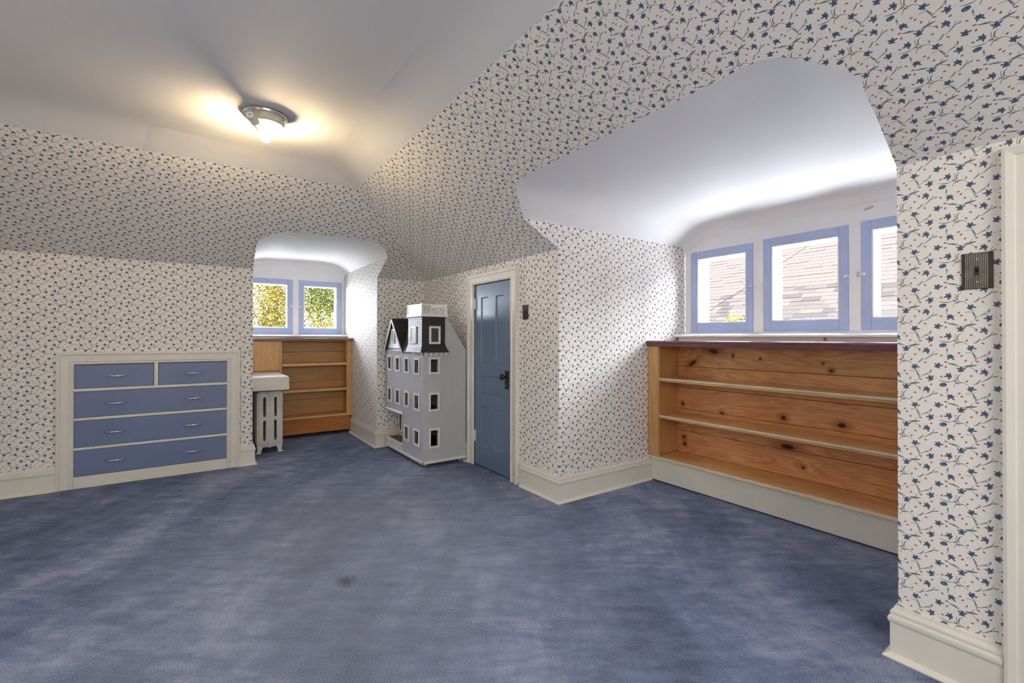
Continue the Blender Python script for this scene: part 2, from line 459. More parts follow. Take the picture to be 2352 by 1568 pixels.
struct(MB().face([(XW, YS, 0), (4.1, YS, 0), (4.1, 7.0, 0), (XW, 7.0, 0)]).build('floor', M['carpet'], normals=False),
       'mottled blue wall-to-wall carpet with a small dark stain')

# north knee wall
wn = MB()
holes(wn, (XW, XA0, 0, ZK), [DR], lambda a, c: ((a, YN, c), (a, c)))
holes(wn, (XA1, XE, 0, ZK), [], lambda a, c: ((a, YN, c), (a, c)))
wno = struct(wn.build('wall_north', M['paper']), 'low papered wall holding the built-in drawers')
we = MB()
holes(we, (YS, YA0, 0, ZK), [(D2[0], D2[1], -1, D2[2])], lambda a, c: ((XE, a, c), (-a, c)))
holes(we, (YA1, YN, 0, ZK), [(D1[0], D1[1], -1, D1[2])], lambda a, c: ((XE, a, c), (-a, c)))
struct(we.build('wall_east', M['paper']), 'papered wall on both sides of the big dormer, with the blue door')

# dormer outlines on the slopes, as (position along wall, height)
EO = [(2.77, 2.0), (2.776, 2.10), (2.772, 2.19), (2.75, 2.208), (2.66, 2.258), (2.578, 2.302), (2.515, 2.325), (2.44, 2.338), (2.33, 2.343),
      (1.9, 2.343), (1.38, 2.343), (1.06, 2.343), (.95, 2.345), (.88, 2.342), (.82, 2.330), (.76, 2.303), (.70, 2.270), (.655, 2.240), (.643, 2.228),
      (.643, 2.14), (.65, 2.0)]
NO = [(.485, 2.0), (.480, 2.10), (.482, 2.19), (.498, 2.220), (.56, 2.258), (.648, 2.296), (.72, 2.308), (.95, 2.312), (1.2, 2.317), (1.459, 2.322),
      (1.568, 2.309), (1.63, 2.290), (1.685, 2.266), (1.735, 2.234), (1.77, 2.205), (1.774, 2.12), (1.77, 2.0)]
def sE(y, z, lift=0): return (XE-(z-ZK)*KS, y, z)
def sN(x, z): return (x, YN-(z-ZK)*KS, z)
def suv(z): return ZK+(z-ZK)/(ZT-ZK)*SL
# rounded hip between the two slopes
NH = 10; W0, W1 = .0, .0
def hipw(t): return .13*math.sin(PI*t)**1.3+.002
hb = MB(); NT = 8; grid = []
for i in range(NT+1):
    t = i/NT; z = ZK+(ZT-ZK)*t; d = DT*t; c = Vector((XE-d, YN-d, z)); wd = hipw(t)
    a = c+Vector((-wd, 0, 0)); e = c+Vector((0, -wd, 0)); row = []
    ctl = c
    for j in range(NH+1):
        s_ = j/NH
        p = a*(1-s_)**2+ctl*2*s_*(1-s_)+e*s_**2
        row.append((p, (XE-d-wd+s_*wd*1.6, suv(z))))
    grid.append(row)
for i in range(NT):
    for j in range(NH):
        q = [grid[i][j], grid[i][j+1], grid[i+1][j+1], grid[i+1][j]]
        hb.face([p for p, _ in q], [u for _, u in q])
struct(hb.build('wall_corner_slope', M['paper'], smooth=True, weld=True), 'softly rounded papered hip where the two slopes meet')
pts = [(YN-.002, ZK)]+EO+[(YS, ZK), (YS, ZT)]+[(YN-DT*t-hipw(t), ZK+(ZT-ZK)*t) for t in [1-i/NT for i in range(NT)]]
struct(MB().face([sE(*p) for p in pts], [(-p[0], suv(p[1])) for p in pts]).build('wall_east_slope', M['paper']),
       'sloped papered ceiling around the big dormer')
pts = [(XW, ZK)]+NO+[(XE-DT*t-hipw(t), ZK+(ZT-ZK)*t) for t in [i/NT for i in range(NT+1)]]+[(XW, ZT)]
struct(MB().face([sN(*p) for p in pts], [(p[0], suv(p[1])) for p in pts]).build('wall_north_slope', M['paper']),
       'sloped papered ceiling above the built-in drawers')
# ceiling with a coved edge
CP = [(1.17, 2.646), (1.25, 2.690), (1.32, 2.718), (1.39, 2.736), (1.47, 2.747), (1.58, 2.752)]
cb = MB()
def crn(d, k):  # rounded inner corner path of the cove ring k
    w_ = .002+.09*k
    c = Vector((XE-d, YN-d)); a = c+Vector((-w_, 0)); e = c+Vector((0, -w_))
    return [a*(1-s_)**2+c*2*s_*(1-s_)+e*s_**2 for s_ in [j/NH for j in range(NH+1)]]
rr = []
for k, (d, z) in enumerate(CP):
    rr.append([(XW, YN-d, z)]+[(p.x, p.y, z) for p in crn(d, k)]+[(XE-d, YS, z)])
for k in range(len(rr)-1):
    for j in range(len(rr[0])-1):
        cb.face([rr[k][j], rr[k+1][j], rr[k+1][j+1], rr[k][j+1]])
cb.face(rr[-1][::-1]+[(XW, YS, CP[-1][1])])
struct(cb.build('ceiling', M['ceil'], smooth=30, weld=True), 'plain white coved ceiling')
# walls behind the camera
struct(holes(MB(), (XW, XE, 0, 2.8), [], lambda a, c: ((a, YS, c), (-a, c))).build('wall_south', M['paper']), 'papered wall behind')
struct(holes(MB(), (YS, YN, 0, 2.8), [], lambda a, c: ((XW, a, c), (a, c))).build('wall_west', M['paper']), 'papered wall on the far left')

# ---- dormers
def dormer(prefix, prof, side, sashes, zs0):
    """prof runs from one side wall to the other; side 'E' or 'N'"""
    if side == 'E':
        P = lambda a, dpt, z: (dpt, a, z); back = XB; f0 = lambda z: XE-(z-ZK)*KS
    else:
        P = lambda a, dpt, z: (a, dpt, z); back = YB; f0 = lambda z: YN-(z-ZK)*KS
    top = prof[2:-2]
    # plastered ceiling, coved into the window wall
    cm = MB(); r0 = .10
    rows = [[P(a, f0(z), z) for a, z in top]]
    for s_ in (0, .2, .4, .6, .8, 1):
        th = s_*PI/2
        rows.append([P(a, back-r0*(1-math.sin(th)), z-r0*(1-math.cos(th))*.75) for a, z in top])
    mid = [[Vector(rows[0][j]).lerp(Vector(rows[1][j]), t) for j in range(len(top))] for t in (.33, .66)]
    rows = [rows[0]]+mid+rows[1:]
    for i in range(len(rows)-1):
        for j in range(len(top)-1):
            cm.face([rows[i][j], rows[i][j+1], rows[i+1][j+1], rows[i+1][j]])
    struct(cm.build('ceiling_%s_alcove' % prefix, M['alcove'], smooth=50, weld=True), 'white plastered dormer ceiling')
    # side walls
    lo, hi = prof[0][0], prof[-1][0]
    for a, pr, nm in ((lo, prof[:3], 'left'), (hi, prof[-3:][::-1], 'right')):
        nm_ = 'wall_%s_alcove_%s' % (prefix, nm)
        zt = max(q[1] for q in pr)
        w_ = MB()
        sgn = 1 if (side, nm) in (('E', 'left'), ('N', 'left')) else -1
        base0 = XE if side == 'E' else YN
        pl = [(a, base0, 0)]+[(q[0], f0(q[1]), q[1]) for q in pr]+[(pr[-1][0], back, zt), (a, back, 0)]
        w_.face([P(q[0], q[1], q[2]) for q in pl], [(sgn*q[1], q[2]) for q in pl])
        struct(w_.build(nm_, M['paper']), 'papered side wall of the dormer')
    # window wall with the sash openings
    bw = MB(); a0, a1 = min(lo, hi), max(lo, hi)
    ztop = 2.17
    holes(bw, (a0, a1, 0, ztop), [(s[0], s[1], s[2], s[3]) for s in sashes], lambda a, c: (P(a, back, c), (a, c)))
    top2 = [(a, z-r0*.75) for a, z in top]
    pl = sorted([(a, max(z, ztop)) for a, z in top2])
    pl = [(a0, ztop)]+pl+[(a1, ztop)]
    bw.face([P(a, back, z) for a, z in pl], [(a, z) for a, z in pl])
    struct(bw.build('wall_%s_alcove_back' % prefix, M['winwhite']), 'white painted wall around the casement windows')
    return P, back
ES = [(2.095, 2.705, 1.352, 2.128), (1.385, 2.010, 1.354, 2.140), (.690, 1.310, 1.358, 2.150)]
NSs = [(.500, 1.095, 1.338, 2.083), (1.167, 1.737, 1.338, 2.083)]
PE_, _ = dormer('east', EO, 'E', ES, 0)
PN_, _ = dormer('north', NO, 'N', NSs, 0)

def frame(mb, P, a0, a1, z0, z1, ws, wt, wb, d0, d1):
    def bx(aa, ab, za, zb):
        p, q = P(aa, d0, za), P(ab, d1, zb); mb.box(p[0], q[0], p[1], q[1], p[2], q[2])
    bx(a0, a0+ws, z0, z1); bx(a1-ws, a1, z0, z1); bx(a0+ws, a1-ws, z1-wt, z1); bx(a0+ws, a1-ws, z0, z0+wb)

WN = [0]
def window(P, back, s, latch_at, where):
    WN[0] += 1
    a0, a1, z0, z1 = s; am = (a0+a1)/2
    root = empty('window_%d' % WN[0], P(am, back, z0), where, None, None, 'structure')
    g = .0008
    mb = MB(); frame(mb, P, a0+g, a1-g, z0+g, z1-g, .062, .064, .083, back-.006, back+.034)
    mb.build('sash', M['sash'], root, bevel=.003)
    mb = MB(); frame(mb, P, a0+g+.060, a1-g-.060, z0+g+.081, z1-g-.062, .013, .013, .013, back+.004, back+.03)
    mb.build('glazing_bead', M['winwhite'], root, bevel=.002)
    mb = MB(); p, q = P(a0+.06, back+.022, z0+.08), P(a1-.06, back+.025, z1-.06); mb.box(p[0], q[0], p[1], q[1], p[2], q[2])
    mb.build('pane', M['glass'], root)
    # the deep reveal with a fixed storm frame at its outer end
    mb = MB(); frame(mb, P, a0-.012, a1+.012, z0-.012, z1+.012, .015, .015, .015, back+.028, back+.24)
    frame(mb, P, a0-.03, a1+.03, z0-.03, z1+.03, .0302, .0302, .0302, back+.0006, back+.031)
    mb.build('reveal', M['winwhite'], root)
    mb = MB(); frame(mb, P, a0, a1, z0, z1, .052, .070, .100, back+.19, back+.225)
    mb.build('storm_frame', M['winwhite'], root, bevel=.003)
    for a, z, sg in latch_at:
        mb = MB()
        mb.lathe([(.012, 0), (.012, .006), (.006, .008), (.006, .02)], P(a, back-.006, z), [Vector(P(0, -1, 0))[i] for i in range(3)], 14)
        mb.tube([P(a, back-.024, z), P(a+sg*.02, back-.026, z+.006), P(a+sg*.05, back-.022, z-.004)], [.006, .0055, .004], 8)
        mb.build('latch', M['winwhite'], root, smooth=40)
    for z in (z0+.13, z1-.13):
        ha = a1 if latch_at and latch_at[0][0] < am else a0
        if len(latch_at) > 1: break
        mb = MB(); mb.tube([P(ha, back-.008, z-.03), P(ha, back-.008, z+.03)], .005, 8); mb.build('hinge', M['winwhite'], root, smooth=40)
    return root
window(PE_, XB, ES[0], [(2.115, 1.751, -1)], 'left casement of the big dormer, blue sash')
window(PE_, XB, ES[1], [(1.985, 1.757, 1), (1.405, 1.757, -1)], 'middle casement of the big dormer, blue sash')
window(PE_, XB, ES[2], [(1.29, 1.764, 1)], 'right casement of the big dormer, half hidden')
window(PN_, YB, NSs[0], [(1.075, 1.721, 1)], 'left casement of the far dormer, blue sash')
window(PN_, YB, NSs[1], [(1.187, 1.718, -1)], 'right casement of the far dormer, blue sash')
# keeper plate on the mullion and an old mark
struct(MB().box(XB-.004, XB, 1.318, 1.335, 1.745, 1.785).build('trim_1', paint('keeper_plate', srgb(205, 190, 196), .4), bevel=.001), 'worn latch keeper on the mullion')
pm = MB(); pl = [(1.293, 2.284), (1.285, 2.300), (1.262, 2.306), (1.232, 2.309), (1.232, 2.299), (1.250, 2.291), (1.27, 2.284)]
pl = [(a, z) for a, z in pl]
struct(pm.prism([(a, z-.06) for a, z in pl], 'x', XB-.003, XB+.001).build('trim_2', paint('bare_plaster_patch', srgb(196, 194, 196), .8)), 'grey bare patch above the right casement')
struct(MB().prism([(.430, 1.150), (.452, 1.172), (.480, 1.182), (.474, 1.160), (.468, 1.142), (.448, 1.146)], 'y', YN-.0015, YN+.001).build('trim_8', paint('torn_paper_patch', srgb(206, 202, 182), .8)), 'torn bit of wallpaper right of the drawers')
# stools (inside sills) and aprons
struct(MB().prism([(XB+.01, 1.346), (3.86, 1.330), (3.832, 1.328), (3.822, 1.321), (3.820, 1.312), (3.826, 1.303), (3.84, 1.300), (XB+.01, 1.300)], 'y', YA0, YA1)
       .build('trim_3', M['winwhite'], smooth=35), 'white window stool of the big dormer')
struct(MB().box(3.865, 3.90, YA0, YA1-.02, 1.268, 1.300).build('trim_4', M['winwhite']), 'apron under the window stool')
struct(MB().box(3.862, 3.866, 1.478, 1.500, 1.280, 1.300).build('trim_5', paint('pink_scrap', srgb(176, 92, 120), .6)), 'small pink scrap stuck under the stool')
struct(MB().prism([(YB+.01, 1.338), (6.70, 1.330), (6.672, 1.328), (6.662, 1.321), (6.660, 1.312), (6.666, 1.304), (6.68, 1.300), (YB+.01, 1.300)], 'x', XA0, XA1)
       .build('trim_6', M['winwhite'], smooth=35), 'white window stool of the far dormer')
struct(MB().box(XA0, XA1, 6.72, 6.76, 1.27, 1.300).build('trim_7', M['winwhite']), 'apron of the far dormer')

# ---- baseboards
BP = [(0, 0), (.042, 0), (.044, .006), (.028, .016), (.022, .020), (.022, .140), (.024, .143), (.027, .147), (.029, .156), (.027, .166), (.021, .171), (.019, .175),
      (.022, .178), (.022, .186), (.018, .192), (.012, .198), (.010, .208), (0, .208)]
def baseboard(name, path, label):
    """path of (x,y) wall points; the board sits to the LEFT of the direction of travel"""
    P_ = [Vector(p) for p in path]; mb = MB(); rows = []
    for i, p in enumerate(P_):
        d1 = (p-P_[i-1]).normalized() if i else (P_[1]-p).normalized()
        d2 = (P_[i+1]-p).normalized() if i < len(P_)-1 else d1
        n1 = Vector((-d1.y, d1.x)); n2 = Vector((-d2.y, d2.x))
        mvec = (n1+n2); mvec = mvec/(mvec.dot(n1)) if mvec.length > 1e-6 else n1
        rows.append([(p.x+mvec.x*o_, p.y+mvec.y*o_, z) for o_, z in BP])
    mb.rings(rows)
    return struct(mb.build(name, M['trim'], smooth=25), label)
baseboard('baseboard_north', [(-.963, YN), (XW, YN)], 'white moulded baseboard left of the drawers')
baseboard('baseboard_north_alcove_left', [(XA0, 6.42), (XA0, YN), (.372, YN)], 'white baseboard wrapping the corner by the radiator')
baseboard('baseboard_north_alcove_right', [(XE, 4.218), (XE, YN), (XA1, YN), (XA1, 6.44)], 'white baseboard behind the dollhouse')
baseboard('baseboard_east', [(3.447, YA1), (XE, YA1), (XE, 3.268)], 'white baseboard wrapping the corner right of the blue door')
baseboard('baseboard_east_right', [(XE, .352), (XE, YA0), (3.447, YA0)], 'white baseboard in the right foreground')

# ---- doors
def casing(root, y0, y1, zt, wd, x=XE, bottom=0):
    """profiled architrave around an opening y0..y1, top zt; three mitred lengths"""
    prof = [(0, 0), (0, .016), (.006, .022), (.014, .022), (.020, .016), (wd-.034, .018), (wd-.030, .026), (wd-.010, .032), (wd, .030), (wd, 0)]
    def mk(name, pts):   # pts: list of 2 (inner corner, outer dir) ends
        mb = MB(); rows = []
        for (y, z, dy, dz) in pts:
            rows.append([(x-h, y+dy*o_, z+dz*o_) for o_, h in prof])
        mb.rings(rows); return mb.build(name, M['trim'], root, smooth=25)
    mk('casing', [(y1, bottom, 1, 0), (y1, zt, 1, 1)])
    mk('casing', [(y1, zt, 1, 1), (y0, zt, -1, 1)])
    mk('casing', [(y0, zt, -1, 1), (y0, bottom, -1, 0)])
d1 = empty('door_1', (XE, (D1[0]+D1[1])/2, 0), 'blue five-panel door beside the dollhouse', None, None, 'structure')
casing(d1, D1[0], D1[1], D1[2], .105)
y0, y1 = D1[0]+.006, D1[1]-.006; zt = D1[2]-.006
panels = [(3.575, 3.712, 1.055, 1.70), (3.848, 3.985, 1.055, 1.70), (3.565, 3.985, .74, .922), (3.578, 3.715, .22, .612), (3.850, 3.985, .22, .612)]
mb = MB()
holes(mb, (y0, y1, .014, zt), panels, lambda a, c: ((XE+.004, a, c), (a, c))); mb.has = False; mb.uv = [None]*len(mb.uv)
for (a, c, e, f) in panels:
    i = .014; xo, xi = XE+.004, XE+.016
    O = [(xo, a, e), (xo, c, e), (xo, c, f), (xo, a, f)]; I = [(xi, a+i*.6, e+i*.6), (xi, c-i*.6, e+i*.6), (xi, c-i*.6, f-i*.6), (xi, a+i*.6, f-i*.6)]
    for k in range(4): mb.face([O[k], O[(k+1) % 4], I[(k+1) % 4], I[k]])
mb.box(XE+.018, XE+.04, y0, y1, .014, zt)
mb.build('leaf', M['doorblue'], d1, normals=True, weld=True)
for (a, c, e, f) in panels:
    MB().box(XE+.014, XE+.02, a+.005, c-.005, e+.005, f-.005).build('panel', M['doorblue'], d1, bevel=.003)
for z in (.296, 1.64):
    h = MB().box(XE-.012, XE+.004, D1[1]-.028, D1[1]+.012, z-.052, z+.058).tube([(XE-.014, D1[1]-.004, z-.056), (XE-.014, D1[1]-.004, z+.062)], .007, 10)
    h.build('hinge', M['chrome'] if z > 3 else M['trim'], d1, smooth=40)
kp = MB().box(XE-.004, XE+.004, 3.482, 3.540, .822, .992).build('lock_plate', M['black'], d1, bevel=.003)
MB().lathe([(.014, 0), (.014, .006), (.009, .010), (.009, .030), (.022, .036), (.029, .046), (.029, .056), (.020, .066), (.002, .070)], (XE-.004, 3.512, .937), (-1, 0, 0), 24).build('knob', M['black'], kp, smooth=50)
MB().lathe([(.006, 0), (.006, .003)], (XE-.0045, 3.511, .86), (-1, 0, 0), 12).build('keyhole', M['chrome'], kp)
# dark box added behind the leaf to keep outside light from leaking in
mb = MB(); mb.box(XE+.006, XE+.9, y0-.12, y0-.006, -.01, zt+.1).box(XE+.006, XE+.9, y1+.006, y1+.12, -.01, zt+.1).box(XE+.006, XE+.9, y0-.1, y1+.1, zt+.006, zt+.1).box(XE+.85, XE+.9, y0-.1, y1+.1, -.01, zt+.1); mb.build('jamb', M['dark'], d1)
d2 = empty('door_2', (XE, (D2[0]+D2[1])/2, 0), 'white door in its white casing at the right edge', None, None, 'structure')
casing(d2, D2[0], D2[1], D2[2], .10)
MB().box(XE+.03, XE+.07, D2[0], D2[1], 0.01, D2[2]).build('leaf', M['trim'], d2, bevel=.003)
MB().box(XE, XE+.03, D2[1]-.02, D2[1], 0, D2[2]).box(XE, XE+.03, D2[0], D2[0]+.02, 0, D2[2]).box(XE, XE+.03, D2[0], D2[1], D2[2]-.02, D2[2]).build('jamb', M['trim'], d2)

# ------------------------------------------------------------------ built-in drawers
YF = 5.35
dr = empty('built_in_drawers', (-.297, YF, 0), 'built-in chest of five blue drawers set in the left wall in a cream surround', 'drawers')
def ncasing(root):
    prof = [(0, 0), (0, .014), (.008, .020), (.016, .016), (.028, .024), (.036, .018), (.082, .020), (.090, .030), (.108, .030), (.112, .026), (.112, 0)]
    x0, x1, zt = -.853, .260, 1.062
    def mk(pts):
        mb = MB(); mb.rings([[(x+dx*o_, YN-h, z+dz*o_*.95) for o_, h in prof] for (x, z, dx, dz) in pts]); mb.build('casing', M['trim'], root, smooth=25)
    mk([(x0, .0, -1, 0), (x0, zt, -1, 1)]); mk([(x0, zt, -1, 1), (x1, zt, 1, 1)]); mk([(x1, zt, 1, 1), (x1, 0, 1, 0)])
ncasing(dr)
MB().box(-.853, .262, YF+.004, YN+.01, 0, .100).build('bottom_rail', M['trim'], dr, bevel=.002)
for za, zb in ((.326, .348), (.580, .603), (.830, .855)):
    MB().box(-.853, .262, YF+.006, YN+.01, za, zb).build('rail', M['trim'], dr, bevel=.002)
MB().box(-.311, -.281, YF+.008, YN+.01, .855, 1.066).build('divider', M['trim'], dr, bevel=.002)
MB().box(-.99, -.855, YN+.004, YN+.5, -.01, 1.15).box(.264, .40, YN+.004, YN+.5, -.01, 1.15).box(-.9, .3, YN+.004, YN+.5, 1.070, 1.15).box(-.90, .3, YN+.45, YN+.5, -.01, 1.15).build('carcass', M['dark'], dr)
def drawer(x0, x1, z0, z1, hx, lab):
    f = MB().box(x0+.003, x1-.003, YF+.012, YF+.034, z0+.003, z1-.003).build('drawer', M['blue'], dr, bevel=.002)
    tag(f, lab)
    for h in hx:
        z = z0+(z1-z0)*.49
        pts = []; rad = []
        for k in range(13):
            t = k/12*2-1
            pts.append((h+t*.073, YF+.012-.026*(1-t*t)**.6, z)); rad.append(.0035+.0045*(1-t*t))
        MB().tube(pts, rad, 10).build('handle', M['chrome'], f, smooth=True)
drawer(-.853, -.311, .855, 1.060, [-.578], 'small top left drawer')
drawer(-.281, .262, .855, 1.060, [-.010], 'small top right drawer')
drawer(-.853, .262, .603, .830, [-.580, -.002], 'wide second drawer')
drawer(-.853, .262, .348, .580, [-.582, -.017], 'wide third drawer')
drawer(-.853, .262, .100, .326, [-.580, -.017], 'wide bottom drawer')

# ------------------------------------------------------------------ east bookcase
bc = empty('bookcase', (3.45, 1.71, 0), 'long knotty pine bookcase under the three big dormer windows, mauve top edge', 'bookcase')
y0, y1 = YA0+.004, YA1-.006
MB().box(3.424, 3.862, y0, y1, 1.252, 1.268).build('top_board', M['topwood'], bc, bevel=.002)
tag(bc.children[0], 'top board with a worn edge') if bc.children else None
prof = [(3.424, 1.220), (3.416, 1.222), (3.412, 1.229), (3.414, 1.234), (3.408, 1.238), (3.406, 1.246), (3.410, 1.250), (3.404, 1.254), (3.402, 1.262), (3.406, 1.270), (3.424, 1.272)]
MB().prism(prof, 'y', y0, y1+.002).build('edge_moulding', M['mauve'], bc, smooth=30)
MB().box(3.43, 3.452, 2.652, 2.764, .232, 1.252).build('stile', M['pine_v'], bc, bevel=.002)
MB().box(3.43, 3.452, YA0+.004, YA0+.11, .232, 1.252).build('stile', M['pine_v'], bc, bevel=.002)
MB().box(3.452, 3.80, 2.700, 2.722, .230, 1.252).build('side_panel', M['pine_v'], bc)
MB().box(3.452, 3.80, YA0+.03, YA0+.05, .230, 1.252).build('side_panel', M['pine_v'], bc)
for za, zb in ((.906, .938), (.572, .602)):
    sh = MB().box(3.452, 3.78, YA0+.05, 2.700, zb-.026, zb-.004).build('shelf', M['pine_y'], bc)
    MB().prism([(3.452, za), (3.446, za+.002), (3.442, za+.008), (3.446, za+.013), (3.452, za+.014)], 'y', YA0+.05, 2.652).build('shelf_lip', M['pine_y'], sh, smooth=30)
    MB().prism([(3.452, za+.014), (3.443, za+.015), (3.439, za+.019), (3.443, za+.022), (3.441, za+.025), (3.444, za+.031), (3.452, zb)], 'y', YA0+.05, 2.652).build('shelf_edge', M['edge_pale'], sh, smooth=30)
dk = MB().box(3.44, 3.78, y0, 2.745, .206, .228).build('bottom_shelf', M['pine_y'], bc)
MB().prism([(3.44, .206), (3.428, .208), (3.424, .213), (3.428, .218), (3.426, .222), (3.430, .229), (3.44, .230)], 'y', y0, y1+.02).build('shelf_edge', M['edge_pale'], dk, smooth=30)
pm_ = [M['pine_back']]*5
for k, (za, zb) in enumerate(((.228, .428), (.431, .630), (.633, .832), (.835, 1.030), (1.033, 1.250))):
    MB().box(3.782+.0015*(k % 2), 3.80, YA0+.05, 2.700, za, zb).build('back_board', M['pine_back'], bc, bevel=.0025)
MB().box(3.452, 3.47, y0, y1-.006, .010, .206).build('kickboard', M['trim'], bc, bevel=.002)
for yy in (.9, 1.75, 2.6):
    MB().box(3.50, 3.76, yy-.02, yy+.02, 0, .206).build('foot', M['dark'], bc)

# ------------------------------------------------------------------ north bookcase
nb = empty('bookcase', (1.13, 6.42, 0), 'honey-coloured bookcase under the two far dormer windows, behind the radiator', 'bookcase')
yf = 6.42; x0, x1 = XA0+.003, XA1-.003
MB().box(x0, x1+.0, 6.35, 6.72, 1.268, 1.290).build('top_board', M['topwood'], nb, bevel=.004)
MB().box(x0, x1, 6.385, 6.42, 1.250, 1.268).build('top_rail', M['topwood'], nb, bevel=.003)
MB().box(1.697, x1, yf, yf+.02, .270, 1.250).build('stile', M['pine_v'], nb, bevel=.002)
MB().box(.880, .902, yf-.002, 6.70, .272, 1.250).build('divider', M['pine_v'], nb, bevel=.002)
MB().box(1.735, 1.755, yf+.02, 6.70, .270, 1.250).build('side_panel', M['pine_v'], nb)
MB().box(.500, .878, yf-.004, yf+.014, .884, 1.248).build('fixed_panel', M['pine_v'], nb, bevel=.003)
MB().box(x0, .880, yf+.016, yf+.03, .27, .884).build('lower_panel', M['pine_v'], nb)
for za, zb in ((.926, .960), (.586, .617)):
    sh = MB().box(.902, 1.735, yf+.012, 6.70, za+.006, zb).build('shelf', M['pine_xn'], nb)
    MB().box(.904, 1.697, yf-.006, yf+.014, za, zb).build('shelf_edge', M['pine_edge'], sh, bevel=.006)
dk = MB().box(x0, 1.735, yf+.002, 6.70, .246, .270).build('bottom_shelf', M['pine_xn'], nb)
MB().box(x0, x1+.002, yf-.018, yf+.002, .244, .270).build('shelf_edge', M['pine_edge'], dk, bevel=.006)
for za, zb in ((.270, .46), (.463, .70), (.703, .95), (.953, 1.10), (1.103, 1.250)):
    MB().box(.902, 1.735, 6.70, 6.712, za, zb).build('back_board', M['pine_xb'], nb, bevel=.0015)
MB().box(x0, x1-.024, yf+.004, yf+.022, .050, .246).build('plinth', wood('orange_plinth', srgb(196, 126, 70), srgb(164, 96, 48), (), 0, .35, 6.1, .5), nb, bevel=.002)
for xx in (.9, 1.6):
    MB().box(xx-.02, xx+.02, 6.48, 6.66, 0, .246).build('foot', M['dark'], nb)

# ------------------------------------------------------------------ radiator and its cover
rd = empty('radiator', (.70, 6.08, 0), 'white cast-iron column radiator standing against the alcove wall under its shelf', 'radiator')
rx0, rx1 = .566, .828
def rsection(y, first=False, solid=False):
    mb = MB(); th = .0309
    bottom = .062; top = .69
    slots = [(.629, .655, .140, .360), (.629, .655, .410, .620), (.739, .765, .140, .360), (.739, .765, .410, .620)]
    yy0, yy1 = y-th, y+th
    if solid: slots = []
    xs = [rx0, .60, .629, .642, .655, .697, .739, .752, .765, .80, rx1]
    zs = [bottom, .10, .140, .150, .350, .360, .410, .420, .610, .620, .655, top]
    def inset(x, z):
        d = 0
        if (x in (rx0, rx1)) and (z in (bottom, top)): return None
        return 0
    # front and back faces with a raised belly between the slots
    def pt(x, z, yb, sg):
        bx = x; bz = z
        if x == rx0 and z == top: bx, bz = rx0+.012, top-.012
        if x == rx1 and z == top: bx, bz = rx1-.012, top-.012
        if x == rx0 and z == bottom: bx, bz = rx0+.008, bottom+.01
        if x == rx1 and z == bottom: bx, bz = rx1-.008, bottom+.01
        if x in (rx0, rx1): yb = y+(yb-y)*.45
        if z in (bottom, top): yb = y+(yb-y)*.5
        if x in (.642, .752) and z in (.140, .410): bz = z-.006
        if x in (.642, .752) and z in (.360, .620): bz = z+.006
        if x == .697: bz = z
        return (bx, yb, bz)
    def inslot(xa, xb, za, zb):
        cx, cz = (xa+xb)/2, (za+zb)/2
        return any(s[0] < cx < s[1] and s[2] < cz < s[3] for s in slots)
    for yb, sg in ((yy0, -1), (yy1, 1)):
        for i in range(len(xs)-1):
            for j in range(len(zs)-1):
                if inslot(xs[i], xs[i+1], zs[j], zs[j+1]): continue
                mb.face([pt(xs[i], zs[j], yb, sg), pt(xs[i+1], zs[j], yb, sg), pt(xs[i+1], zs[j+1], yb, sg), pt(xs[i], zs[j+1], yb, sg)])
    for i in range(len(xs)-1):
        for j in range(len(zs)-1):
            if inslot(xs[i], xs[i+1], zs[j], zs[j+1]): continue
            for (p, q, ci, cj) in (((i, j), (i+1, j), 0, -1), ((i, j+1), (i+1, j+1), 0, 1), ((i, j), (i, j+1), -1, 0), ((i+1, j), (i+1, j+1), 1, 0)):
                ii, jj = i+ci, j+cj
                outside = ii < 0 or jj < 0 or ii >= len(xs)-1 or jj >= len(zs)-1
                if outside or inslot(xs[ii], xs[ii+1], zs[jj], zs[jj+1]):
                    A, B = (xs[p[0]], zs[p[1]]), (xs[q[0]], zs[q[1]])
                    mb.face([pt(*A, yy0, 0), pt(*B, yy0, 0), pt(*B, yy1, 0), pt(*A, yy1, 0)])
    return mb
n_sec = 9
for k in range(n_sec):
    y = 5.83+k*.062
    mb = rsection(y, k == 0, k == 8)
    o = mb.build('section', M['radiator'], rd, smooth=60, weld=True, bevel=.004)
    if k == 0:
        for zc, rr_ in ((.660, .034), (.098, .038)):
            MB().lathe([(rr_, 0), (rr_, .006), (rr_*.78, .010), (rr_*.70, .006), (rr_*.55, .006), (rr_*.5, .016), (rr_*.25, .02), (.002, .02)],
                       (.697, y-.03, zc), (0, -1, 0), 28).build('boss', M['radiator'], o, smooth=40)
    if k in (0, n_sec-1):
        for xa, sg in ((rx0+.03, -1), (rx1-.034, 1)):
            yy = y
            mb = MB()
            rings = []
            for (z, hw, off, dp) in ((.085, .030, 0, .026), (.06, .028, 0, .026), (.035, .022, .002, .022), (.018, .020, .006, .02), (.006, .028, .010, .026), (0, .029, .011, .027)):
                cx = xa+sg*off
                rings.append([(cx-hw, yy-dp, z), (cx+hw, yy-dp, z), (cx+hw, yy+dp, z), (cx-hw, yy+dp, z)])
            mb.rings(rings).build('foot', M['radiator'], rd, smooth=50, bevel=.004)
rc = empty('radiator_shelf', (.68, 6.02, .855), 'white painted box shelf fixed above the end of the radiator', 'shelf')
MB().box(XA0+.002, .868, 5.65, 5.672, .715, .852).build('front_board', M['trim'], rc, bevel=.002)
MB().box(.850, .868, 5.672, 6.40, .715, .852).build('end_board', M['trim'], rc, bevel=.002)
MB().box(XA0+.002, .858, 5.66, 6.405, .853, .862).build('top_panel', M['winwhite'], rc, bevel=.001)

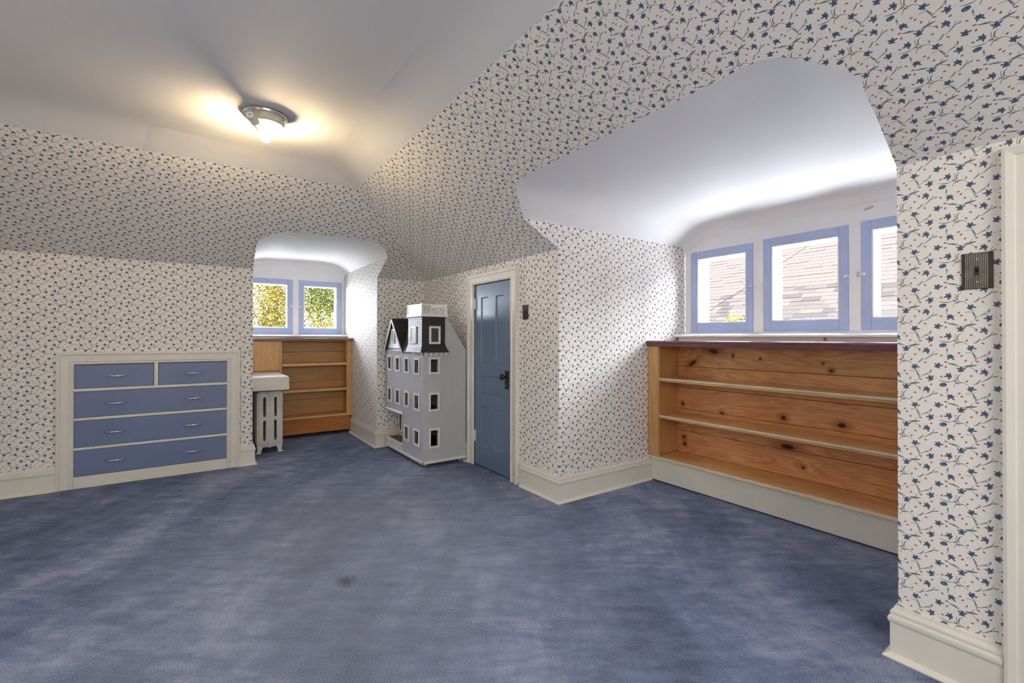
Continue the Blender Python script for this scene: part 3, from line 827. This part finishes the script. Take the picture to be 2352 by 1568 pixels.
# ------------------------------------------------------------------ dollhouse
dh = empty('dollhouse', (2.10, 4.76, 0), 'tall grey three-storey wooden dollhouse on castors in the corner by the blue door', 'dollhouse')
xw, xe, ys, yn = 1.855, 2.337, 4.238, 5.292
T = .012
def slab(mb, rect, hs, P, n, t):
    """wall panel with window holes and thickness; P(a,b)->point, n = inward normal"""
    n = Vector(n)
    A = sorted({rect[0], rect[1]} | {v for h in hs for v in h[:2]}); B = sorted({rect[2], rect[3]} | {v for h in hs for v in h[2:]})
    for (a, c, e, f) in [(A[i], A[i+1], B[j], B[j+1]) for i in range(len(A)-1) for j in range(len(B)-1)]:
        if any(h[0] < (a+c)/2 < h[1] and h[2] < (e+f)/2 < h[3] for h in hs): continue
        mb.face([P(a, e), P(c, e), P(c, f), P(a, f)])
        mb.face([Vector(P(a, e))+n*t, Vector(P(c, e))+n*t, Vector(P(c, f))+n*t, Vector(P(a, f))+n*t])
    for (a, c, e, f) in list(hs)+[rect]:
        Q = [P(a, e), P(c, e), P(c, f), P(a, f)]
        for k in range(4):
            p, q = Vector(Q[k]), Vector(Q[(k+1) % 4]); mb.face([p, q, q+n*t, p+n*t])
    return mb
SW = [(1.915, 2.034, .930, 1.100), (1.915, 2.034, .559, .746), (1.916, 2.035, .191, .389)]
WW1 = [(4.590, 4.722), (4.318, 4.462)]; WW2 = [(5.108, 5.238), (4.850, 4.988)]
rowsz = [(.917, 1.090), (.556, .730)]; row3 = (.199, .370)
fr = .021
PS = lambda a, c: (a, ys, c); PW = lambda a, c: (xw, a, c)
ins = lambda h, k=fr: (h[0]+k, h[1]-k, h[2]+k, h[3]-k)
mb = slab(MB(), (xw, xe, .066, 1.143), [ins(h) for h in SW], PS, (0, 1, 0), T)
mb.prism([(1.90, 1.143), (xe, 1.143), (xe, 1.159), (2.102, 1.511), (1.90, 1.511)], 'y', ys+.001, ys+T)
mb.build('side_wall', M['hwall'], dh, weld=True)
hsR = [(a, c, z0_, z1_) for (a, c) in WW1 for (z0_, z1_) in rowsz+[row3]]
hsL = [(a, c, z0_, z1_) for (a, c) in WW2 for (z0_, z1_) in rowsz]
mb = slab(MB(), (ys+T, 4.777, .066, 1.121), [ins(h) for h in hsR], PW, (1, 0, 0), T); mb.build('front_panel', M['hwall2'], dh, weld=True)
mb = slab(MB(), (4.781, yn, .475, 1.121), [ins(h) for h in hsL], PW, (1, 0, 0), T); mb.build('front_panel', M['hwall2'], dh, weld=True)
MB().box(xw+.001, xw+T, ys, yn, 1.124, 1.160).build('frieze', M['hwall2'], dh)
# north side, back, floors, inner porch wall
MB().prism([(xw+T, .475), (2.0, .475), (2.0, .066), (xe, .066), (xe, 1.159), (2.102, 1.50), (2.05, 1.50), (xw+T, 1.15)], 'y', yn-T, yn).build('side_wall', M['hwall'], dh)
MB().box(xe-.008, xe, ys+T, yn-T, .066, 1.157).build('back_panel', M['hwall'], dh)
MB().prism([(xe, 1.157), (xe, 1.168), (2.105, 1.511), (2.095, 1.505)], 'y', ys+.0, yn).build('rear_roof', M['hwall'], dh)
for z in (.142, .500, .86, 1.135):
    MB().box(xw+T+.001 if z > .2 else 2.0, xe-.01, ys+T+.001 if True else 0, yn-T-.001, z-.01, z).build('floor_board', M['hdeck'], dh)
mb = slab(MB(), (4.79, 5.278, .142, .475), [(5.165, 5.235, .215, .40)], lambda a, c: (2.0, a, c), (1, 0, 0), .01); mb.build('porch_wall', M['hwall2'], dh)
MB().box(xw+.002, 2.0, 4.779, 4.789, .142, .475).build('porch_wall', M['hwall2'], dh)
def wframe(P, a, c, e, f, wd, nrm, d=.010, name='window_frame'):
    mb = MB(); n = Vector(nrm)
    for (aa, ab, za, zb) in ((a, a+wd, e, f), (c-wd, c, e, f), (a+wd, c-wd, f-wd, f), (a+wd, c-wd, e, e+wd)):
        p = Vector(P(aa, za))+n*.0005-n*.0; q = Vector(P(ab, zb))+n*d
        mb.box(p.x, q.x, p.y, q.y, p.z, q.z)
    # the inner return lining the opening
    for (aa, ab, za, zb) in ((a+wd-.004, a+wd, e+wd, f-wd), (c-wd, c-wd+.004, e+wd, f-wd), (a+wd, c-wd, f-wd, f-wd+.004), (a+wd, c-wd, e+wd-.004, e+wd)):
        p = Vector(P(aa, za))-n*.018; q = Vector(P(ab, zb)); mb.box(p.x, q.x, p.y, q.y, p.z, q.z)
    return mb.build(name, M['hwhite'], dh, bevel=.0015)
for h in SW: wframe(PS, *h, fr, (0, -1, 0))
for h in hsR+hsL: wframe(PW, *h, fr, (-1, 0, 0))
wframe(lambda a, c: (2.0, a, c), 5.145, 5.255, .195, .42, .02, (-1, 0, 0))
# base moulding, overhang trim, porch
MB().box(xw-.012, xe, ys-.012, ys+.004, .041, .068).box(xw-.012, xw+.004, ys-.012, yn, .041, .068).build('base_moulding', M['hwhite'], dh, bevel=.004)
MB().box(xw, xe, ys, yn, .050, .066).build('base_board', M['hwhite'], dh)
MB().prism([(xw-.020, .470), (xw-.022, .478), (xw-.010, .486), (xw+.002, .486), (xw+.002, .458), (xw-.008, .458)], 'y', 4.735+.045, yn+.006).build('overhang_trim', M['hwhite'], dh, smooth=30)
MB().box(xw+.004, 2.0, 4.781, yn-.004, .455, .475).build('porch_ceiling', M['hwall2'], dh)
MB().box(xw+.012, 2.0, 4.779, yn-.012, .128, .140).build('porch_deck', M['hdeck'], dh)
MB().box(xw-.006, xw+.012, 4.779, yn, .124, .146).box(xw+.012, 2.0, yn-.012, yn, .124, .146).build('porch_rim', M['hwhite'], dh, bevel=.002)
mb = MB().box(xw-.002, xw+.004, 4.779, yn, .118, .126)
yy = 4.785
while yy < yn-.004:
    mb.box(xw-.002, xw+.002, yy, yy+.006, .068, .118); yy += .016
for z in (.077, .093, .109): mb.box(xw-.003, xw+.001, 4.779, yn, z, z+.005)
mb.build('lattice_panel', M['hwhite'], dh)
MB().box(xw+.012, xw+.016, 4.785, yn-.01, .068, .120).build('lattice_backing', M['hdeck'], dh)
# gable
gy0, gy1, ga, gz, gb = 4.735, 5.300, 5.050, 1.500, 1.160
mb = MB()
for k in range(14):
    z0_, z1_ = gb-.03+k*.025, gb-.03+(k+1)*.025
    t = min(1, max(0, (z1_-gb)/(gz-gb)))
    ya, yb = gy0+.03+(ga-gy0-.03)*t, gy1-.02-(gy1-.02-ga)*t
    if yb-ya > .01:
        mb.prism([(xw-.004, z0_), (xw+.003, z1_), (xw+.008, z1_), (xw+.008, z0_)], 'y', ya, yb)
mb.build('gable_siding', M['hwall2'], dh)
for (yb, sg) in ((gy0-.005, -1), (gy1+.004, 1)):
    P0 = Vector((0, ga, gz+.012)); P1 = Vector((0, yb, gb-.02)); d = (P1-P0).normalized(); nn = Vector((0, -d.z, d.y))*sg*-1
    if nn.z < 0: nn = -nn
    mb = MB(); wv = -nn*.016
    poly = [P0, P1, P1+wv, P0+wv*1.2]
    mb.prism([(p.y, p.z) for p in poly], 'x', xw-.034, xw-.022)
    mb.build('bargeboard', M['hwhite'], dh, bevel=.0015)
    poly2 = [P0+nn*.008, P1+nn*.008, P1-nn*.002, P0-nn*.002]
    mb = MB()
    # roof side laid in courses running back from the gable
    for k in range(12):
        a_ = P0.lerp(P1, k/12); b_ = P0.lerp(P1, (k+1)/12)
        q = [a_+nn*.004, b_+nn*.009, b_, a_-nn*.002]
        mb.prism([(p.y, p.z) for p in q], 'x', xw-.024, 2.09)
    mb.build('gable_roof', M['hdark'], dh)
wframe(PW, 5.036-.02, 5.036+.055+.02-.0, 1.235, 1.392, .018, (-1, 0, 0), .014)
MB().box(xw-.005, xw-.003, 5.036, 5.073, 1.253, 1.374).build('gable_window_back', M['hwall2'], dh)
# mansard skirt facing the front, in light grey courses, and the corner tower
mb = MB()
for k in range(13):
    t0, t1 = k/13, (k+1)/13
    def xk(t): return xw-.016+.212*t
    z0_, z1_ = 1.145+.36*t0, 1.145+.36*t1
    ya = 4.236; yb = 5.28
    mb.prism([(xk(t0)-.006, z0_), (xk(t1)-.0005, z1_), (xk(t1)+.02, z1_), (xk(t0)+.02, z0_)], 'y', 4.56, yb-.02)
mb.build('mansard_roof', M['hshingle'], dh)
MB().box(2.03, 2.10, ys+.012, yn-.012, 1.490, 1.505).build('roof_top', M['hdark'], dh)
def tw(t): return .022*max(0, 1-t*4)**1.5       # outward flare at the tower's foot
tx0, tx1, ty0, ty1 = 1.842, 2.090, 4.230, 4.585
mbw, mbs = MB(), MB()
NC = 14
for k in range(NC):
    t0, t1 = k/NC, (k+1)/NC; z0_, z1_ = 1.150+.354*t0, 1.150+.354*t1
    e0, e1 = tw(t0), tw(t1)
    x_a, x_b = tx0-e0-.004, tx0-e1
    mbw.prism([(x_a, z0_), (x_b, z1_), (tx0+.01, z1_), (tx0+.01, z0_)], 'y', ty0-e1, ty1+e1)
    y_a, y_b = ty0-e0-.003, ty0-e1
    mbs.prism([(tx0+.001, 0), (tx1+e0*1.6, 0), (tx1+e1*1.6, 1), (tx0+.001, 1)], 'y', 0, 0) if False else None
    k0 = len(mbs.v)
    X0, X1a, X1b = tx0-e0*.6, tx1+e0*1.7, tx1+e1*1.7
    mbs.v += [(tx0-e0-.002, y_a, z0_), (X1a, y_a, z0_), (X1b, y_b, z1_), (tx0-e1-.002, y_b, z1_), (tx0-e0-.002, ty0+.01, z0_), (X1a, ty0+.01, z0_), (X1b, ty0+.01, z1_), (tx0-e1-.002, ty0+.01, z1_)]
    for f in ((0, 1, 2, 3), (4, 7, 6, 5), (0, 4, 5, 1), (1, 5, 6, 2), (2, 6, 7, 3), (3, 7, 4, 0)): mbs.f.append(tuple(k0+i for i in f)); mbs.uv.append(None)
mbw.build('tower_front', M['hshingle'], dh); mbs.build('tower_side', M['hdark'], dh)
MB().box(tx0+.010, tx1, ty0+.010, ty1, 1.150, 1.504).build('tower_core', M['hdark'], dh)
def darkwin(P, a, c, e, f, nrm, glass_mat, dd):
    wframe(P, a, c, e, f, .021, nrm, .010+dd)
    n = Vector(nrm); p = Vector(P(a+.015, e+.015))+n*(.002+dd); q = Vector(P(c-.015, f-.015))+n*(.004+dd)
    MB().box(p.x, q.x, p.y, q.y, p.z, q.z).build('window_back', glass_mat, dh)
darkwin(lambda a, c: (a, ty0, c), 1.914, 2.036, 1.233, 1.412, (0, -1, 0), M['hdeck'], .003)
darkwin(lambda a, c: (tx0, a, c), 4.36, 4.511, 1.236, 1.412, (-1, 0, 0), M['hwhite'], .003)
for k in range(5): MB().box(1.872+k*.056, 1.886+k*.056, ys-.018, ys, 1.112, 1.150).build('bracket', M['hwhite'], dh)
for k in range(6): MB().box(xw-.014, xw, 4.262+k*.05, 4.276+k*.05, 1.124, 1.150).build('bracket', M['hwhite'], dh)
# roof deck railing
MB().box(1.826, 2.118, 4.216, 4.600, 1.505, 1.535).build('deck_cornice', M['hwhite'], dh, bevel=.003)
mb = MB()
for (x, y) in ((1.838, 4.226), (2.104, 4.226), (1.838, 4.588), (2.104, 4.588)): mb.box(x-.007, x+.007, y-.007, y+.007, 1.535, 1.640)
mb.box(1.833, 2.110, 4.221, 4.231, 1.622, 1.634).box(1.833, 1.843, 4.221, 4.593, 1.622, 1.634).box(2.099, 2.109, 4.221, 4.593, 1.622, 1.634)
mb.build('railing', M['hwhite'], dh)
MB().box(1.835, 1.841, 4.232, 4.583, 1.535, 1.624).build('railing_panel', M['hwhite'], dh)
bal = None
for k in range(16):
    x = 1.858+k*.0155
    if bal is None: bal = MB().box(x-.0028, x+.0028, 4.2235, 4.229, 1.535, 1.624).build('baluster', M['hwhite'], dh); bx0 = x
    else:
        c = bal.copy(); COL.objects.link(c); c.parent = dh; c.location = bal.location+Vector((x-bx0, 0, 0))
for (x, y) in ((1.895, 4.28), (2.28, 4.28), (1.895, 5.22), (2.28, 5.22)):
    MB().lathe([(.017, -.009), (.019, -.006), (.019, .006), (.017, .009)], (x, y, .0195), (1, 0, 0), 20).box(x-.014, x-.011, y-.008, y+.008, .018, .052).box(x+.011, x+.014, y-.008, y+.008, .018, .052).build('castor', M['chrome'], dh, smooth=40)

# ------------------------------------------------------------------ light switches
s1 = empty('light_switch', (XE, 3.217, 1.52), 'small plain dark bronze switch plate right of the blue door', 'switch')
MB().box(XE-.006, XE, 3.177, 3.257, 1.456, 1.583).build('plate', M['bronze'], s1, bevel=.002)
MB().box(XE-.014, XE-.005, 3.212, 3.222, 1.512, 1.530).build('toggle', M['black'], s1, bevel=.002)
s2 = empty('light_switch', (XE, .4155, 1.546), 'ribbed dark bronze switch plate on the wallpaper at the right edge', 'switch')
MB().box(XE-.005, XE, .374, .457, 1.480, 1.613).build('plate', M['bronze'], s2, bevel=.0015)
mb = MB()
for k in range(13):
    y = .387+k*.00475
    mb.box(XE-.0075, XE-.004, y, y+.0026, 1.482, 1.611)
mb.build('ribs', metal('rib_bronze', (.22, .20, .17), .4), s2)
MB().box(XE-.0085, XE-.004, .4085, .4225, 1.530, 1.562).build('toggle_slot', M['black'], s2, bevel=.001)
MB().prism([(XE-.006, 1.538), (XE-.020, 1.550), (XE-.018, 1.558), (XE-.006, 1.554)], 'y', .412, .419).build('toggle', M['black'], s2, bevel=.001)
for z in (1.505, 1.588): MB().lathe([(.0035, 0), (.003, .0015), (.0005, .002)], (XE-.0075, .4155, z), (-1, 0, 0), 10).build('screw', M['chrome'], s2)

# ------------------------------------------------------------------ ceiling lamp
ZC = 2.752
cl = empty('ceiling_light', (.372, 3.385, ZC), 'round chrome-rimmed ceiling light with its shade missing and a bare lit bulb', 'lamp')
MB().lathe([(.060, 0), (.126, -.002), (.132, -.010), (.130, -.018), (.118, -.022), (.108, -.020)], (.372, 3.385, ZC), (0, 0, 1), 48).build('rim', M['chrome'], cl, smooth=50)
MB().lathe([(.100, -.014), (.106, -.018), (.106, -.055), (.103, -.060)], (.378, 3.388, ZC), (0, 0, 1), 48).build('pan', paint('cream_pan', srgb(226, 220, 196), .35), cl, smooth=40)
MB().lathe([(.102, -.061), (.098, -.0635), (.02, -.0645)], (.378, 3.388, ZC), (0, 0, 1), 48).build('pan_face', M['pane_dim'], cl, smooth=40)
A = Vector((.268, 3.215, 2.662)); B = Vector((.402, 3.505, 2.634)); dv = (B-A).normalized()
MB().lathe([(.018, 0), (.022, .004), (.022, .05), (.026, .055), (.026, .09), (.021, .10), (.021, .17)], A, dv, 24).build('socket', M['pane_dim'], cl, smooth=40)
MB().box(.262, .286, 3.26, 3.285, 2.664, 2.735).build('socket_bracket', M['chrome'], cl, bevel=.003)
MB().lathe([(.016, .165), (.022, .19), (.030, .22), (.034, .25), (.032, .28), (.022, .303), (.008, .312), (.001, .313)], A, dv, 24).build('bulb', M['bulb'], cl, smooth=True)
MB().lathe([(.004, 0), (.003, -.003)], A, dv, 10).build('screw', M['bronze'], cl)

# ------------------------------------------------------------------ outside
tag(MB().face([(-40, -30, -5.5), (60, -30, -5.5), (60, 60, -5.5), (-40, 60, -5.5)]).build('lawn', M['lawn'], normals=False), 'dull lawn far below the windows', 'ground', None, 'structure')
# neighbour's roof, shingle by shingle
nr = empty('neighbour_roof', (8.6, 4.4, .4), 'pinkish-brown shingled roof of the neighbouring house seen through the big dormer windows', 'roof')
PT = R(40); EX = .140
org = Vector((8.75, 0, .62)); ups = Vector((math.cos(PT), 0, math.sin(PT))); nrm = Vector((-math.sin(PT), 0, math.cos(PT)))
def rp(y, s, h=0): return org+Vector((0, y, 0))+ups*s+nrm*h
mb = MB(); mb.face([rp(-6, -.6, -.01), rp(16, -.6, -.01), rp(16, 6.4, -.01), rp(-6, 6.4, -.01)]); mb.face([rp(-6, 6.4, -.01), rp(16, 6.4, -.01), rp(16, 6.4, -.01)+Vector((4, 0, -3)), rp(-6, 6.4, -.01)+Vector((4, 0, -3))])
mb.build('roof_deck', SHM[2], nr, normals=False)
mb = MB().box(8.30, 8.45, -6, 16, -5.5, .30); mb.build('house_wall', paint('neighbour_wall', (.3, .28, .26), .8), nr)
protos = {}
rest = MB(); rng = random.Random(3); placed = 0
for row in range(-4, 44):
    s0 = row*EX; y = -3.0+rng.random()*.3
    while y < 12:
        wd = rng.choice([.22, .28, .34, .42]); th = rng.choice([.006, .006, .013])
        mi = rng.choice([0, 0, 0, 1, 1, 2]) if th < .01 else rng.choice([1, 2, 2, 0])
        vis = (1 <= row <= 19) and 2.3 < y+wd/2 < 6.4
        if vis and placed < 290:
            key = (wd, th, mi)
            if key not in protos:
                k = MB(); hw = wd/2-.0015
                o0 = [(-hw, -.0), (hw, -.0), (hw, EX+.03), (-hw, EX+.03)]
                def q(a, s, h): return Vector((0, a, 0))+ups*s+nrm*h
                k.rings([[q(a, s, 0) for a, s in o0], [q(a, s, th+.004 if s < .01 else .004) for a, s in o0]])
                me = k.build('shingle', SHM[mi], None); protos[key] = me; me.parent = nr; me.location = rp(y+wd/2, s0)-ORG[nr.name]
            else:
                c = protos[key].copy(); COL.objects.link(c); c.parent = nr; c.location = rp(y+wd/2, s0)-ORG[nr.name]
            placed += 1
        else:
            a0_, a1_ = y+.0015, y+wd-.0015
            rest.rings([[rp(a0_, s0), rp(a1_, s0), rp(a1_, s0+EX+.03), rp(a0_, s0+EX+.03)], [rp(a0_, s0, th+.004), rp(a1_, s0, th+.004), rp(a1_, s0+EX+.03, .004), rp(a0_, s0+EX+.03, .004)]])
        y += wd
ro = rest.build('shingle_field', SHM[0], nr); ro['kind'] = 'stuff'
# unseen pale slabs added below the dormer windows to bounce sky light in
MB().box(4.30, 7.60, -3.0, 8.0, .45, .60).build('bounce_slab', M['bounce_white'], empty('bounce_slab', (5.9, 2.5, .6), 'unseen pale slab added to bounce light into the big dormer', 'roof'))
MB().box(-3.0, 4.0, 7.20, 9.60, .45, .60).build('bounce_slab', M['bounce_white'], empty('bounce_slab', (.5, 8.4, .6), 'unseen pale slab added to bounce light into the far dormer', 'roof'))
# a bare twig and a few leaves close to the windows
tw_ = [(5.9, 3.95, 1.55), (6, 3.742, 1.689), (6, 3.599, 1.779), (6, 3.233, 1.968), (6, 2.84, 2.196), (6, 2.497, 2.391), (6, 2.2, 2.5)]
mb = MB().tube(tw_, [.006, .005, .005, .0045, .004, .003, .002], 6)
for (p, dd) in ((tw_[2], (0, .12, .10)), (tw_[3], (0, .10, .12)), (tw_[3], (0, .02, -.10)), (tw_[4], (0, .10, .10)), (tw_[5], (0, .09, .07)), (tw_[4], (0, -.02, -.09))):
    p = Vector(p); mb.tube([p, p+Vector(dd)*.6, p+Vector(dd)+Vector((0, .03, 0))], [.003, .0025, .001], 5)
M['twig'] = paint('dark_twig', (.018, .013, .011), 1, .1); M['twig'].node_tree.nodes['Principled BSDF'].inputs['Specular IOR Level'].default_value = 0
tr = empty('bare_branch', (5.9, 3.95, -5.4), 'thin bare twig crossing the view of the neighbouring roof', 'branch')
mb.build('twig', M['twig'], tr)
MB().tube([(5.9, 3.95, 1.56), (5.85, 4.1, 1.0), (5.9, 4.3, -2), (5.9, 4.3, -5.5)], [.007, .012, .03, .05], 8).build('stem', M['bark'], tr)
def leafmesh(mb, c, size, rg):
    u = Vector((rg.gauss(0, 1), rg.gauss(0, 1), rg.gauss(0, .6))).normalized()
    n = Vector((rg.gauss(0, 1), rg.gauss(0, 1), rg.gauss(0, 1))); n = (n-u*n.dot(u)).normalized()
    c = Vector(c)
    mb.face([c-u*size*.5, c+n*size*.28, c+u*size*.55, c-n*size*.28])
lf = empty('leafy_shrub_top', (5.5, 3.12, -5.4), 'yellow-green leaves poking up at the foot of the left dormer pane', 'shrub')
MB().tube([(5.5, 3.12, 1.55), (5.5, 3.15, 0), (5.55, 3.2, -5.5)], [.006, .02, .05], 8).build('stem', M['bark'], lf)
for k in range(16):
    mb = MB(); leafmesh(mb, (5.5+rng.gauss(0, .04), 3.13+rng.gauss(0, .055), 1.525+rng.gauss(0, .035)), .10, rng); mb.build('leaf', M['leaf_yellow'] if k % 3 else M['leaf_green'], lf, normals=False)
def tree(name, label, base, crown, n, size, mat, seed, droop=0, tr_r=.12):
    rg = random.Random(seed)
    t = empty(name, base, label, 'tree', 'trees outside the far dormer')
    bx, by, bz = base
    MB().tube([(bx, by, bz), (bx+.1, by, (bz+crown[0][2])/2), (crown[0][0], crown[0][1], crown[0][2]+crown[0][5]*.5)], [tr_r, tr_r*.8, tr_r*.3], 10).build('trunk', M['bark'], t)
    mb = MB(); br = MB()
    for (cx, cy, cz, rx, ry, rz) in crown:
        for k in range(9):
            e = Vector((cx+rg.uniform(-1, 1)*rx*.9, cy+rg.uniform(-1, 1)*ry*.9, cz+rg.uniform(-.6, .9)*rz))
            br.tube([(bx, by, cz-rz*.6), (Vector((bx, by, cz-rz*.3))+e)/2, e], [.04, .02, .006], 5)
    tot = sum(c[3]*c[4]*c[5] for c in crown)
    for (cx, cy, cz, rx, ry, rz) in crown:
        m_ = int(n*(rx*ry*rz)/tot); cl_ = []
        for k in range(max(6, m_//160)):
            while True:
                p = Vector((rg.uniform(-1, 1), rg.uniform(-1, 1), rg.uniform(-1, 1)))
                if p.length < 1: break
            cl_.append(p)
        for k in range(m_):
            p = cl_[k % len(cl_)]; q = Vector((cx+p.x*rx, cy+p.y*ry, cz+p.z*rz))
            s_ = .22
            q += Vector((rg.gauss(0, s_), rg.gauss(0, s_), rg.gauss(0, s_*(1+droop))))
            leafmesh(mb, q, size*rg.uniform(.6, 1.3), rg)
    f = mb.build('foliage', mat, t, normals=False); f['kind'] = 'stuff'
    br.build('branches', M['bark'], t)
tree('larch_tree', 'yellow autumn tree with drooping twigs in the left far pane', (1.45, 11.6, -5.5), [(1.52, 11.6, 1.3, .38, .6, 1.9), (1.40, 11.6, 3.2, .2, .4, 1.0)], 26000, .05, M['leaf_yellow'], 11, .8)
tree('maple_tree', 'bright green maple in the upper half of the right far pane', (3.2, 13.0, -5.5), [(2.85, 13.0, 2.5, .55, .9, .95), (3.2, 13.0, 4.6, .9, .9, 1.0)], 26000, .055, M['leaf_green'], 12)
tree('yellow_shrub_tree', 'smaller yellow tree below the green maple in the right far pane', (2.1, 9.2, -5.5), [(2.05, 9.2, .75, .24, .3, .85)], 11000, .035, M['leaf_yellow'], 13, .6)
tree('spruce_tree', 'dark evergreen behind the yellow tree in the left far pane', (1.2, 16.0, -5.5), [(1.0, 16, 2.0, 1.3, 1.0, 3.0), (1.1, 16, 5.5, .6, .6, 2.0)], 22000, .08, M['leaf_dark'], 14)
tree('bare_tree', 'greyish half-bare tree behind the green maple', (3.9, 18.0, -5.5), [(3.6, 18, 2.2, 1.6, 1.0, 2.6)], 14000, .09, M['leaf_dark'], 15)
